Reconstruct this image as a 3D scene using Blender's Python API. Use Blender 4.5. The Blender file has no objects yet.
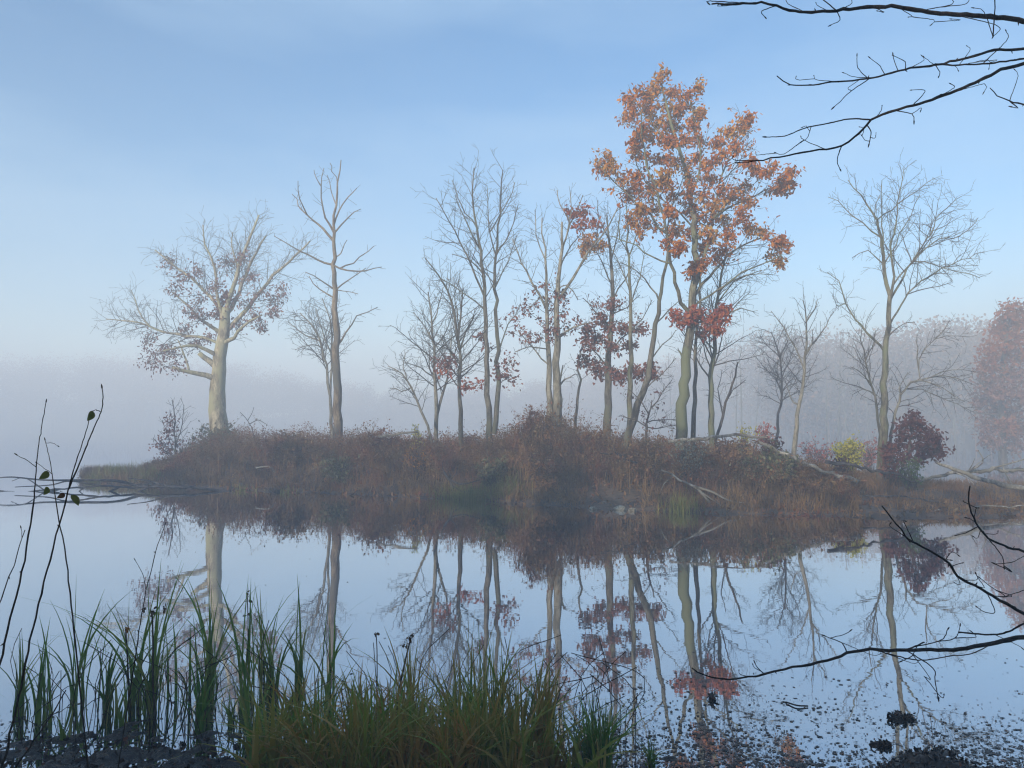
import bpy, math, random
import numpy as np
from mathutils import noise as mnoise, Vector

SEED = 7
rng = np.random.default_rng(SEED)
random.seed(SEED)
S = bpy.context.scene
COL = S.collection
R = math.radians

# ------------------------------------------------------------------ camera
F = 760.0
CAMZ = 1.7
PITCH = math.atan(44 / F)
cam = bpy.data.cameras.new('camera')
cam.sensor_width = 36; cam.lens = F / 1024 * 36; cam.clip_start = 0.05; cam.clip_end = 3000
camo = bpy.data.objects.new('camera', cam); COL.objects.link(camo)
camo.location = (0, 0, CAMZ); camo.rotation_euler = (math.pi / 2 + PITCH, 0, 0)
S.camera = camo
ca, sa = math.cos(PITCH), math.sin(PITCH)

def at(px, py, Y):
    """world point at depth Y seen at this place of the photograph"""
    x, u = px - 512, -(py - 384)
    fy = F * ca - u * sa; fz = F * sa + u * ca
    k = Y / fy
    return np.array([x * k, Y, CAMZ + fz * k])

def proj(P):
    P = np.atleast_2d(P); z = P[:, 2] - CAMZ
    fw = P[:, 1] * ca + z * sa; up = -P[:, 1] * sa + z * ca
    return np.stack([512 + F * P[:, 0] / fw, 384 - F * up / fw], 1)

# ------------------------------------------------------------------ mesh helpers
class MB:
    def __init__(s): s.v = []; s.q = []; s.t = []; s.n = 0
    def add(s, V, Q=None, T=None):
        V = np.asarray(V, float)
        if Q is not None and len(Q): s.q.append(np.asarray(Q) + s.n)
        if T is not None and len(T): s.t.append(np.asarray(T) + s.n)
        s.v.append(V); s.n += len(V)
    def tube(s, P, r, sides=6, cap=True):
        P = np.asarray(P, float); r = np.asarray(r, float); n = len(P)
        T = np.gradient(P, axis=0); T /= np.linalg.norm(T, axis=1)[:, None] + 1e-9
        d = P[-1] - P[0]; ax = int(np.argmin(np.abs(d))); ref = np.zeros(3); ref[ax] = 1
        U = np.cross(T, ref); U /= np.linalg.norm(U, axis=1)[:, None] + 1e-9
        W = np.cross(T, U)
        a = np.arange(sides) * 2 * math.pi / sides
        V = P[:, None, :] + r[:, None, None] * (np.cos(a)[None, :, None] * U[:, None, :] + np.sin(a)[None, :, None] * W[:, None, :])
        i = np.arange(n - 1)[:, None] * sides; j = np.arange(sides)[None, :]; j2 = (j + 1) % sides
        Q = np.stack([i + j, i + j2, i + sides + j2, i + sides + j], 2).reshape(-1, 4)
        V = V.reshape(-1, 3); Tt = None
        if cap:
            V = np.vstack([V, P[-1]]); b = (n - 1) * sides
            Tt = np.stack([b + np.arange(sides), b + (np.arange(sides) + 1) % sides, np.full(sides, n * sides)], 1)
        s.add(V, Q, Tt)
    def build(s, name, mat, parent=None, base=None, smooth=True):
        V = np.vstack(s.v) if s.v else np.zeros((0, 3))
        if base is not None: V = V - np.asarray(base)
        me = bpy.data.meshes.new(name)
        Q = np.vstack(s.q) if s.q else np.zeros((0, 4), int)
        T = np.vstack(s.t) if s.t else np.zeros((0, 3), int)
        me.vertices.add(len(V)); me.vertices.foreach_set('co', V.astype(np.float32).ravel())
        nl = Q.size + T.size; me.loops.add(nl)
        me.loops.foreach_set('vertex_index', np.concatenate([Q.ravel(), T.ravel()]).astype(np.int32))
        nf = len(Q) + len(T); me.polygons.add(nf)
        tot = np.concatenate([np.full(len(Q), 4), np.full(len(T), 3)]).astype(np.int32)
        st = np.concatenate([[0], np.cumsum(tot)[:-1]]).astype(np.int32)
        me.polygons.foreach_set('loop_start', st); me.polygons.foreach_set('loop_total', tot)
        me.polygons.foreach_set('use_smooth', np.full(nf, smooth))
        me.update(calc_edges=True); me.validate()
        if mat: me.materials.append(mat)
        o = bpy.data.objects.new(name, me); COL.objects.link(o)
        if parent: o.parent = parent
        elif base is not None: o.location = tuple(base)
        return o

def tag(o, label=None, cat=None, group=None, kind=None):
    if label: o['label'] = label
    if cat: o['category'] = cat
    if group: o['group'] = group
    if kind: o['kind'] = kind
    return o
def thing(name, base, label, cat, group=None):
    o = bpy.data.objects.new(name, None); COL.objects.link(o); o.location = tuple(base)
    o.empty_display_size = .2
    return tag(o, label, cat, group)

def nz(x, y, z=0.0, s=1.0):
    return mnoise.noise(Vector((x * s, y * s, z * s)))
def unit(v): return v / (np.linalg.norm(v) + 1e-9)

# ------------------------------------------------------------------ materials
def newmat(name):
    m = bpy.data.materials.new(name); m.use_nodes = True
    nt = m.node_tree; nt.nodes.clear()
    out = nt.nodes.new('ShaderNodeOutputMaterial')
    return m, nt, out
def ramp(nt, stops, fac):
    r = nt.nodes.new('ShaderNodeValToRGB'); e = r.color_ramp.elements
    while len(e) < len(stops): e.new(.5)
    for k, (p, c) in enumerate(stops):
        e[k].position = p; e[k].color = (*c, 1)
    nt.links.new(fac, r.inputs[0]); return r.outputs[0]
def mixc(nt, a, b, fac, mode='MIX'):
    n = nt.nodes.new('ShaderNodeMix'); n.data_type = 'RGBA'; n.blend_type = mode
    for sock, v in ((n.inputs[0], fac), (n.inputs[6], a), (n.inputs[7], b)):
        if hasattr(v, 'links') or hasattr(v, 'is_output'): nt.links.new(v, sock)
        elif isinstance(v, (int, float)): sock.default_value = v
        else: sock.default_value = (*v, 1)
    return n.outputs[2]
def noise_n(nt, scale, detail=4, vec=None, rough=.55):
    n = nt.nodes.new('ShaderNodeTexNoise'); n.inputs['Scale'].default_value = scale
    n.inputs['Detail'].default_value = detail; n.inputs['Roughness'].default_value = rough
    if vec is not None: nt.links.new(vec, n.inputs['Vector'])
    return n.outputs['Fac']
def wpos(nt, scale=(1, 1, 1)):
    g = nt.nodes.new('ShaderNodeNewGeometry')
    m = nt.nodes.new('ShaderNodeMapping'); m.inputs['Scale'].default_value = scale
    nt.links.new(g.outputs['Position'], m.inputs['Vector']); return m.outputs[0]

def bark(name, c1, c2, c3=None, scale=1.0, rough=.9, patch=None):
    m, nt, out = newmat(name)
    b = nt.nodes.new('ShaderNodeBsdfPrincipled'); b.inputs['Roughness'].default_value = rough
    b.inputs['Specular IOR Level'].default_value = .15
    v = wpos(nt, (3.4 * scale, 3.4 * scale, .9 * scale))
    f = noise_n(nt, 2.0, 6, v, .7)
    c = ramp(nt, [(.42, c1), (.57, c2)], f)
    ff = noise_n(nt, 3.0, 5, wpos(nt, (9 * scale, 9 * scale, 3 * scale)), .7)
    c = mixc(nt, c, ramp(nt, [(.4, (.45, .43, .4)), (.58, (1, 1, 1))], ff), .85, 'MULTIPLY')
    if c3:
        f2 = noise_n(nt, 1.3, 4, wpos(nt, (1.6, 1.6, .9)))
        k = ramp(nt, [(.48, (0, 0, 0)), (.60, (1, 1, 1))], f2)
        c = mixc(nt, c, c3, k)
    nt.links.new(c, b.inputs['Base Color'])
    bp = nt.nodes.new('ShaderNodeBump'); bp.inputs['Strength'].default_value = .7; bp.inputs['Distance'].default_value = .02
    nt.links.new(f, bp.inputs['Height']); nt.links.new(bp.outputs[0], b.inputs['Normal'])
    nt.links.new(b.outputs[0], out.inputs[0]); return m

def leafmat(name, stops, trans=.3, rough=.65, spatial=None, sp_scale=.6):
    m, nt, out = newmat(name)
    g = nt.nodes.new('ShaderNodeNewGeometry')
    c = ramp(nt, stops, g.outputs['Random Per Island'])
    if spatial:
        f = noise_n(nt, sp_scale, 3, wpos(nt))
        c2 = ramp(nt, spatial, f)
        c = mixc(nt, c, c2, .55)
    b = nt.nodes.new('ShaderNodeBsdfPrincipled'); b.inputs['Roughness'].default_value = rough
    b.inputs['Specular IOR Level'].default_value = .25
    nt.links.new(c, b.inputs['Base Color'])
    t = nt.nodes.new('ShaderNodeBsdfTranslucent'); nt.links.new(c, t.inputs[0])
    mx = nt.nodes.new('ShaderNodeMixShader'); mx.inputs[0].default_value = trans
    nt.links.new(b.outputs[0], mx.inputs[1]); nt.links.new(t.outputs[0], mx.inputs[2])
    nt.links.new(mx.outputs[0], out.inputs[0]); return m

M = {}
M['oak_bark'] = bark('pale_oak_bark', (.2, .17, .11), (.54, .47, .32), (.34, .32, .19))
M['bark'] = bark('grey_bark', (.05, .045, .035), (.2, .18, .14), (.12, .12, .08))
M['pale_bark'] = bark('pale_bark', (.13, .12, .09), (.34, .31, .24))
M['mossy'] = bark('mossy_bark', (.06, .055, .04), (.24, .22, .155), (.15, .16, .09))
M['dark_bark'] = bark('dark_bark', (.06, .05, .045), (.13, .11, .09))
M['snag_bark'] = bark('peeling_snag_bark', (.14, .11, .085), (.31, .25, .18), (.13, .12, .1))
M['twig'] = bark('twig_bark', (.05, .045, .04), (.12, .105, .085))
M['near_bark'] = bark('near_branch_bark', (.02, .016, .015), (.05, .04, .036), scale=6)
M['stem'] = bark('sapling_stem', (.03, .022, .015), (.07, .05, .03), scale=6)
M['drift'] = bark('weathered_driftwood', (.16, .145, .12), (.46, .43, .37), (.22, .2, .16))
M['drift_dark'] = bark('wet_driftwood', (.05, .045, .045), (.13, .12, .115))
M['stone'] = bark('lichen_stone', (.2, .18, .14), (.5, .46, .36))
M['orange'] = leafmat('orange_oak_leaf', [(0, (.28, .065, .01)), (.35, (.46, .135, .014)), (.7, (.58, .225, .022)), (1, (.36, .095, .014))], .35)
M['redleaf'] = leafmat('red_oak_leaf', [(0, (.28, .05, .03)), (.5, (.4, .09, .035)), (1, (.45, .15, .05))], .35)
M['ochre'] = leafmat('ochre_leaf', [(0, (.4, .13, .02)), (.5, (.48, .2, .03)), (1, (.44, .25, .05))], .35)
M['dull_red'] = leafmat('dull_red_leaf', [(0, (.15, .055, .04)), (.5, (.24, .085, .06)), (1, (.3, .13, .08))], .25)
M['maroon'] = leafmat('maroon_leaf', [(0, (.06, .025, .025)), (.5, (.12, .04, .035)), (1, (.18, .065, .05))], .2)
M['purple'] = leafmat('purple_brown_leaf', [(0, (.15, .07, .065)), (.5, (.25, .11, .09)), (1, (.32, .17, .12))], .25)
M['farred'] = leafmat('distant_red_leaf', [(0, (.2, .055, .03)), (.5, (.32, .1, .04)), (1, (.26, .12, .06))], .25)
M['brush'] = leafmat('brush_leaf', [(0, (.07, .035, .022)), (.35, (.19, .075, .04)), (.75, (.28, .14, .065)), (.92, (.4, .26, .13)), (1, (.5, .4, .26))], .2,
                     spatial=[(.33, (.2, .06, .04)), (.43, (.28, .11, .05)), (.5, (.13, .115, .045)), (.57, (.34, .19, .08)), (.68, (.15, .08, .05))], sp_scale=.9)
M['brush_green'] = leafmat('grey_green_leaf', [(0, (.07, .08, .035)), (.5, (.15, .155, .07)), (1, (.27, .23, .12))], .2)
M['pale_leaf'] = leafmat('pale_underside_leaf', [(0, (.2, .22, .17)), (.5, (.33, .35, .28)), (1, (.14, .15, .1))], .2)
M['yellow'] = leafmat('yellow_leaf', [(0, (.42, .38, .04)), (.5, (.6, .52, .08)), (1, (.36, .38, .06))], .35)
M['green'] = leafmat('green_leaf', [(0, (.07, .13, .04)), (.5, (.12, .19, .06)), (1, (.2, .22, .09))], .3)
M['pink'] = leafmat('pink_red_leaf', [(0, (.42, .1, .09)), (.5, (.5, .17, .14)), (1, (.42, .22, .16))], .35)
M['straw'] = leafmat('straw_blade', [(0, (.22, .12, .05)), (.5, (.3, .19, .08)), (1, (.2, .1, .05))], .25,
                     spatial=[(.35, (.2, .08, .04)), (.6, (.26, .17, .07))], sp_scale=.9)
M['ygrass'] = leafmat('yellow_green_blade', [(0, (.16, .18, .04)), (.5, (.26, .26, .07)), (1, (.33, .27, .1))], .3)
M['reed'] = leafmat('green_reed_blade', [(0, (.05, .13, .015)), (.4, (.12, .26, .03)), (.78, (.22, .36, .05)), (.86, (.42, .32, .1)), (1, (.5, .36, .15))], .3, .45,
                    spatial=[(.35, (.08, .22, .025)), (.6, (.24, .3, .05))], sp_scale=2.5)
M['sedge'] = leafmat('browning_sedge_blade', [(0, (.1, .18, .015)), (.3, (.22, .32, .03)), (.5, (.42, .28, .05)), (.8, (.5, .24, .06)), (1, (.66, .5, .2))], .3, .5,
                     spatial=[(.35, (.12, .26, .025)), (.5, (.28, .25, .04)), (.65, (.42, .18, .05))], sp_scale=3.5)
M['litter'] = leafmat('dark_litter', [(0, (.012, .01, .01)), (.6, (.035, .025, .02)), (.93, (.08, .045, .03)), (1, (.2, .07, .04))], .05, .4)
M['green_leaf_near'] = leafmat('olive_leaf', [(0, (.1, .13, .02)), (1, (.2, .19, .04))], .4, .4)
M['dead_leaf'] = leafmat('withered_leaf', [(0, (.05, .025, .012)), (1, (.12, .06, .02))], .2, .5)
M['forest'] = leafmat('distant_wood', [(0, (.1, .08, .07)), (.5, (.17, .13, .11)), (.85, (.24, .16, .12)), (1, (.34, .2, .12))], .2)
M['spruce'] = leafmat('evergreen', [(0, (.02, .035, .02)), (1, (.04, .06, .03))], .05)

def ground_mat(name, c1, c2, c3, scale=1.5, rough=.9, bump=.5, wet=False):
    m, nt, out = newmat(name)
    b = nt.nodes.new('ShaderNodeBsdfPrincipled')
    f = noise_n(nt, scale, 8, wpos(nt), .7); f2 = noise_n(nt, scale * 9, 6, wpos(nt), .7)
    c = ramp(nt, [(.35, c1), (.5, c2), (.65, c3)], f)
    c = mixc(nt, c, ramp(nt, [(.35, (.35, .35, .35)), (.65, (1, 1, 1))], f2), .8, 'MULTIPLY')
    nt.links.new(c, b.inputs['Base Color'])
    if wet:
        rr = ramp(nt, [(.4, (.12, .12, .12)), (.6, (.75, .75, .75))], f2)
        nt.links.new(rr, b.inputs['Roughness'])
    else: b.inputs['Roughness'].default_value = rough
    bp = nt.nodes.new('ShaderNodeBump'); bp.inputs['Strength'].default_value = bump; bp.inputs['Distance'].default_value = .03
    nt.links.new(f2, bp.inputs['Height']); nt.links.new(bp.outputs[0], b.inputs['Normal'])
    nt.links.new(b.outputs[0], out.inputs[0]); return m
M['ground'] = ground_mat('lake_bed_and_shore', (.05, .04, .03), (.08, .06, .04), (.11, .08, .05), .4)
M['island'] = ground_mat('island_soil', (.07, .05, .035), (.15, .10, .065), (.2, .14, .09), 1.2)
M['mud'] = ground_mat('wet_mud', (.012, .010, .010), (.03, .024, .022), (.06, .045, .035), 3.0, wet=True, bump=1.0)

def water_mat():
    m, nt, out = newmat('still_water')
    d = nt.nodes.new('ShaderNodeBsdfDiffuse'); d.inputs[0].default_value = (.018, .02, .02, 1)
    g = nt.nodes.new('ShaderNodeBsdfGlossy'); g.inputs['Roughness'].default_value = .012
    g.inputs[0].default_value = (.86, .88, .925, 1)
    fr = nt.nodes.new('ShaderNodeFresnel'); fr.inputs[0].default_value = 1.33
    ma = nt.nodes.new('ShaderNodeMath'); ma.operation = 'MULTIPLY_ADD'; ma.use_clamp = True
    ma.inputs[1].default_value = .75; ma.inputs[2].default_value = .58
    nt.links.new(fr.outputs[0], ma.inputs[0])
    f = noise_n(nt, 1.0, 3, wpos(nt, (1.2, 3.5, 1)), .5)
    f2 = noise_n(nt, 1.0, 2, wpos(nt, (14, 30, 1)), .5)
    ad = nt.nodes.new('ShaderNodeMath'); ad.operation = 'MULTIPLY_ADD'; ad.inputs[1].default_value = .05
    nt.links.new(f2, ad.inputs[0]); nt.links.new(f, ad.inputs[2])
    bp = nt.nodes.new('ShaderNodeBump'); bp.inputs['Strength'].default_value = .3; bp.inputs['Distance'].default_value = .0022
    nt.links.new(ad.outputs[0], bp.inputs['Height'])
    nt.links.new(bp.outputs[0], g.inputs['Normal'])
    mx = nt.nodes.new('ShaderNodeMixShader'); nt.links.new(ma.outputs[0], mx.inputs[0])
    nt.links.new(d.outputs[0], mx.inputs[1]); nt.links.new(g.outputs[0], mx.inputs[2])
    nt.links.new(mx.outputs[0], out.inputs[0]); return m
M['water'] = water_mat()

# ------------------------------------------------------------------ terrain
def sstep(a, b, x):
    t = np.clip((x - a) / (b - a), 0, 1); return t * t * (3 - 2 * t)
def far_shore(X):   # depth of the far shoreline
    return np.interp(X, [-200, -110, -30, 8, 34, 42, 90, 200], [100, 135, 142, 128, 98, 72, 52, 46])
def ground_z(X, Y):
    z = np.full(np.broadcast(X, Y).shape, -.6)
    z = z + sstep(4.4, 3.4, Y) * .62 + sstep(3, -14, Y) * 3.2
    fs = far_shore(X)
    z = z + sstep(fs - 3, fs + 3, Y) * 1.1 + sstep(fs + 3, fs + 38, Y) * (6.5 + 2.0 * np.sin(X * .045 + 1) + 1.2 * np.sin(X * .13))
    z = z + sstep(-125, -150, X) * 2 + 0 * X
    return z
gx = np.concatenate([np.linspace(-200, -16, 70), np.linspace(-15, 15, 41), np.linspace(16, 200, 70)])
gy = np.concatenate([np.linspace(-60, -1, 30), np.linspace(0, 6, 25), np.linspace(8, 215, 110)])
GX, GY = np.meshgrid(gx, gy)
GZ = ground_z(GX, GY)
for i in range(GZ.shape[0]):
    for j in range(GZ.shape[1]):
        GZ[i, j] += .12 * nz(GX[i, j], GY[i, j], 3, .3)
def grid_obj(name, X, Y, Z, mat):
    n, k = X.shape; mb = MB()
    i, j = np.meshgrid(np.arange(n - 1), np.arange(k - 1), indexing='ij')
    a = (i * k + j).ravel()
    mb.add(np.stack([X.ravel(), Y.ravel(), Z.ravel()], 1), np.stack([a, a + 1, a + k + 1, a + k], 1))
    return mb.build(name, mat)
tag(grid_obj('ground', GX, GY, GZ, M['ground']), kind='structure')

# water
mb = MB(); mb.add([(-200, 3, 0), (200, 3, 0), (200, 215, 0), (-200, 215, 0)], [[0, 1, 2, 3]])
tag(mb.build('water', M['water'], smooth=False), kind='structure')

# near muddy bank
xs = np.linspace(-4.5, 4.5, 200); ys = np.linspace(1.5, 5.2, 110)
BX, BY = np.meshgrid(xs, ys); BZ = np.zeros_like(BX)
def near_edge(x): return np.interp(x, [-4.5, -3, -2.2, -1, 0, .6, 1.2, 3, 4.5], [4.2, 4.18, 4.15, 4.12, 4.0, 3.8, 3.62, 3.6, 3.6])
for i in range(BX.shape[0]):
    for j in range(BX.shape[1]):
        x, y = BX[i, j], BY[i, j]
        d = near_edge(x) - y
        n_ = .03 * nz(x, y, 0, 2.6) + .03 * nz(x, y, 5, 8) + .018 * nz(x, y, 9, 22)
        BZ[i, j] = (d * .06 if d > 0 else d * .05 if d > -.35 else -.0175 + (d + .35) * .2) + n_ * (1 if d > -.5 else .4)
tag(grid_obj('muddy_bank', BX, BY, BZ, M['mud']), kind='structure')

# island: front and back waterline in plan
FRONT = [(-14.3, 25.6), (-13.2, 24.3), (-11, 22.6), (-8.8, 21.7), (-5.6, 20.2), (-2.8, 19), (-.3, 17.6), (1.9, 16.4), (3.9, 15.4), (5.6, 14.8), (7.5, 14.6), (9.9, 14.7), (14, 14.6), (22, 14.4), (34, 14)]
BACK = [(-15.2, 27.5), (-14.6, 30.5), (-12.6, 33.5), (-9.2, 33.2), (-6, 30.5), (-3, 28), (-.5, 27), (1.9, 26.5), (4.5, 26.5), (7, 26.5), (9.5, 25.5), (11.5, 23.5), (15.5, 22), (23, 22), (34, 22)]
NU, NV = 300, 70
u = np.linspace(0, len(FRONT) - 1, NU)
fx = np.interp(u, range(len(FRONT)), [p[0] for p in FRONT]); fy = np.interp(u, range(len(FRONT)), [p[1] for p in FRONT])
bx_ = np.interp(u, range(len(BACK)), [p[0] for p in BACK]); by_ = np.interp(u, range(len(BACK)), [p[1] for p in BACK])
for k in range(NU):
    fy[k] += .35 * nz(u[k], 0, 1, 2.0) + .15 * nz(u[k], 0, 4, 7)
v = np.linspace(-.06, 1.06, NV)
IX = fx[None, :] + (bx_ - fx)[None, :] * v[:, None]; IY = fy[None, :] + (by_ - fy)[None, :] * v[:, None]
def isl_profile(X, V, U):
    edge = np.minimum(V, 1 - V)
    H = np.interp(X, [-15, -12.8, -11, -6, 0, 4, 6.5, 8.5, 11, 40], [.04, .12, .6, .75, .8, .8, .65, .35, .16, .14])
    rise = sstep(0, .3, edge)
    return np.where(edge < 0, edge * 5.0, .03 + H * rise)
IZ = isl_profile(IX, v[:, None] + 0 * IX, u[None, :] + 0 * IX)
for i in range(NV):
    for j in range(NU):
        if IZ[i, j] > 0: IZ[i, j] += .07 * nz(IX[i, j], IY[i, j], 0, .9) + .04 * nz(IX[i, j], IY[i, j], 0, 3.5)
tag(grid_obj('island_ground', IX, IY, IZ, M['island']), kind='structure')
from mathutils.kdtree import KDTree
kd = KDTree(NV * NU)
for i in range(NV):
    for j in range(NU): kd.insert((IX[i, j], IY[i, j], 0), i * NU + j)
kd.balance(); IZf = IZ.ravel()
def isl_z(x, y):
    _, k, d = kd.find((x, y, 0))
    return float(IZf[k]) if d < .7 else None
def base_z(x, y):
    z = isl_z(x, y)
    if z is None:
        z = float(ground_z(np.array(x), np.array(y)))
    return z

# ------------------------------------------------------------------ trees
def resample(P, seg):
    """Catmull-Rom through the points, evenly spaced"""
    P = np.asarray(P, float)
    if len(P) == 2: P = np.vstack([P[0], (P[0] + P[1]) / 2, P[1]])
    E = np.vstack([2 * P[0] - P[1], P, 2 * P[-1] - P[-2]])
    out = []
    for k in range(1, len(E) - 2):
        n = max(2, int(np.linalg.norm(E[k + 1] - E[k]) / seg))
        t = np.linspace(0, 1, n, endpoint=False)[:, None]
        a, b, c, d = E[k - 1], E[k], E[k + 1], E[k + 2]
        out.append(.5 * ((2 * b) + (-a + c) * t + (2 * a - 5 * b + 4 * c - d) * t ** 2 + (-a + 3 * b - 3 * c + d) * t ** 3))
    out.append(P[-1:]); return np.vstack(out)

def leaves_into(mb, C, size, droop=.5, spread=.12, wide=.55):
    """a lobed folded leaf at every point of C"""
    n = len(C)
    if n == 0: return
    C = C + rng.normal(0, spread, (n, 3))
    D = rng.normal(0, 1, (n, 3)); D[:, 2] -= droop * 1.5; D /= np.linalg.norm(D, axis=1)[:, None]
    N = rng.normal(0, 1, (n, 3)); W = np.cross(D, N); W /= np.linalg.norm(W, axis=1)[:, None]
    U = np.cross(W, D)
    L = size * rng.uniform(.6, 1.3, n)[:, None]; w = L * wide * .5; fold = L * .12 * rng.uniform(-1, 2, (n, 1))
    v0 = C; v1 = C + D * L * .3 + W * w * .9 + U * fold; v2 = C + D * L * .72 + W * w * .8 + U * fold
    v3 = C + D * L; v4 = C + D * L * .72 - W * w * .8 + U * fold; v5 = C + D * L * .3 - W * w * .9 + U * fold
    V = np.stack([v0, v1, v2, v3, v4, v5], 1).reshape(-1, 3)
    b = np.arange(n)[:, None] * 6
    mb.add(V, np.vstack([b + [0, 1, 2, 3], b + [0, 3, 4, 5]]))

class Tree:
    def __init__(s, Y, seg=.28):
        s.Y = Y; s.seg = seg; s.lines = []; s.pts = []; s.leaf = {}
    def add(s, P, r0, r1, lv, power=1.0):
        t = np.linspace(0, 1, len(P)) ** power
        r = r0 + (r1 - r0) * t
        s.lines.append((P, r, lv)); s.pts.append((P, r)); return P, r
    def limb(s, pix, w0, w1, lv=0, dz=0.0, jit=.02, power=1.0, attach=True):
        """pix: places in the photograph; w in pixels; dz: how far the tip goes back or forward"""
        n = len(pix); m = s.Y / F
        P = np.array([at(p[0], p[1], s.Y + dz * k / max(1, n - 1)) for k, p in enumerate(pix)])
        if attach and s.pts and lv > 0:
            A = np.vstack([a for a, _ in s.pts]); k = np.argmin(np.linalg.norm(A - P[0], axis=1)); 
            off = A[k] - P[0]; P = P + off * np.linspace(1, 0, n)[:, None] ** 2
        P = resample(P, s.seg)
        P[1:-1] += rng.normal(0, jit, P[1:-1].shape)
        return s.add(P, w0 * m / 2, w1 * m / 2, lv, power)
    def root(s):
        """carry the first limb down into the soil"""
        P, r, lv = s.lines[0]
        x, y = P[0][0], P[0][1]; bz = base_z(x, y); s.base = np.array([x, y, bz])
        D = P[min(3, len(P) - 1)] - P[0]; D = D / max(abs(D[2]), .05)
        ext = [P[0] - D * k for k in (np.linspace(P[0][2] - bz + .12, .1, 5) if P[0][2] - bz > .15 else [.1])]
        P2 = np.vstack([ext, P]); r2 = np.concatenate([r[0] * np.linspace(1.25, 1.02, len(ext)), r])
        s.lines[0] = (P2, r2, lv); s.base = np.array([ext[0][0], ext[0][1], bz])
    def grow(s, P, r, lv, maxlv, dens, ratio, ang=(28, 58), up=.25, t0=.25, minL=.18, flat=0.55, wob=.12, rk=.012, sides=True):
        seglen = np.linalg.norm(np.diff(P, axis=0), axis=1); L = seglen.sum()
        if L < minL: return
        cum = np.concatenate([[0], np.cumsum(seglen)]) / L
        n = max(1, int(round(L * (1 - t0) * dens * (4.6 if lv == 2 else 2.7) * (20 / s.Y) ** .5 * rng.uniform(.8, 1.2))))
        az0 = rng.uniform(0, 6.28)
        for k in range(n):
            t = t0 + (1 - t0) * (k + rng.uniform(0, 1)) / n
            i = int(np.searchsorted(cum, t) - 1); i = min(max(i, 0), len(P) - 2)
            f = (t - cum[i]) / max(cum[i + 1] - cum[i], 1e-6); p = P[i] + (P[i + 1] - P[i]) * f
            T = unit(P[i + 1] - P[i]); rp = r[i] + (r[i + 1] - r[i]) * f
            az = az0 + k * 2.4 + rng.normal(0, .5)
            a = np.cross(T, [0.3, .9, .1]); a = unit(a); b = np.cross(T, a)
            an = R(rng.uniform(*ang))
            S_ = a * math.cos(az) + b * math.sin(az); S_[1] *= flat
            d = unit(T * math.cos(an) + unit(S_) * math.sin(an))
            Lc = L * ratio * (1.15 - .75 * t) * rng.uniform(.6, 1.25)
            if Lc < minL * .7: Lc = minL * rng.uniform(.7, 1.3)
            ns = max(3, int(Lc / (s.seg * .7)) + 1); st = Lc / ns
            Q = [p]; dd = d
            for q in range(ns):
                dd = unit(dd + rng.normal(0, wob, 3) + np.array([0, 0, up * .35])); Q.append(Q[-1] + dd * st)
            Q = np.array(Q); rc = min(max(rp * .75, .0035), max(.0048 * s.Y / 20, rk * Lc)); 
            Pc, rcc = s.add(Q, rc, max(.0034 * s.Y / 20, rc * .35), lv)
            if lv < maxlv:
                s.grow(Pc, rcc, lv + 1, maxlv, dens * 1.1, ratio * 1.02, ang, up, .15, minL, flat, wob, rk)
    def auto(s, maxlv=4, dens=1.6, ratio=.42, only=None, **k):
        base = [l for l in s.lines if l[2] <= 1]
        for q, (P, r, lv) in enumerate(base):
            if only is not None and q not in only: continue
            s.grow(P, r, 2, maxlv, dens, ratio, **k)
    def clump(s, cx, cy, rx, ry, n, twigs=6, mat='orange', size=.11, dz=0.0, reach=True, per=6, spread=.09, depth=1.0):
        m = s.Y / F; C = at(cx, cy, s.Y + dz); Rr = np.array([rx * m, rx * m * depth, ry * m])
        lb = s.leaf.setdefault(mat, MB())
        A = np.vstack([a for a, _ in s.pts]); RR = np.concatenate([b for _, b in s.pts])
        dd = np.linalg.norm(A - C, axis=1) + np.maximum(0, A[:, 2] - C[2] + .1) * 2.0 + (RR < .006) * .6
        k = int(np.argmin(dd)); p0 = A[k]; H = Rr.max()
        if np.linalg.norm(p0 - C) > H * .35:
            mid = (p0 + C) / 2 + rng.normal(0, .06, 3) * np.linalg.norm(C - p0); mid[2] -= .08 * np.linalg.norm(C - p0)
            P = resample([p0, mid, C], s.seg * .8)
            rr = min(RR[k] * .7, .006 + .006 * np.linalg.norm(C - p0))
            s.add(P, rr, .004, 2); path = P[len(P) // 2:]
        else: path = np.array([p0, C])
        ends = []
        for q in range(twigs):
            w = rng.normal(0, 1, 3); w = w / np.linalg.norm(w) * rng.uniform(.15, 1) ** .5
            T = C + w * Rr * rng.uniform(.8, 1.5); a = path[rng.integers(0, len(path))]
            Pm = (a + T) / 2 + rng.normal(0, .12, 3) * H
            P = resample([a, Pm, T], .2); s.add(P, .0055, .003, 3)
            ends.append(P[len(P) // 2:])
        E = np.vstack(ends); c = E[rng.integers(0, len(E), max(1, n // per))]
        c = np.repeat(c + rng.normal(0, .04, c.shape), per, axis=0)
        leaves_into(lb, c, size, spread=spread)
    def leaf_on_twigs(s, mat, n, blobs, size=.09, lvmin=3, per=3, spread=.05):
        A = np.vstack([P[len(P) // 3:] for P, r, lv in s.lines if lv >= lvmin]); q = proj(A)
        keep = np.zeros(len(A), bool)
        for (cx, cy, rx, ry) in blobs: keep |= ((q[:, 0] - cx) / rx) ** 2 + ((q[:, 1] - cy) / ry) ** 2 < rng.uniform(.6, 1.3, len(A))
        A = A[keep]
        if len(A) == 0: return
        c = np.repeat(A[rng.integers(0, len(A), n // per)], per, axis=0)
        leaves_into(s.leaf.setdefault(mat, MB()), c, size, spread=spread)
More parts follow.
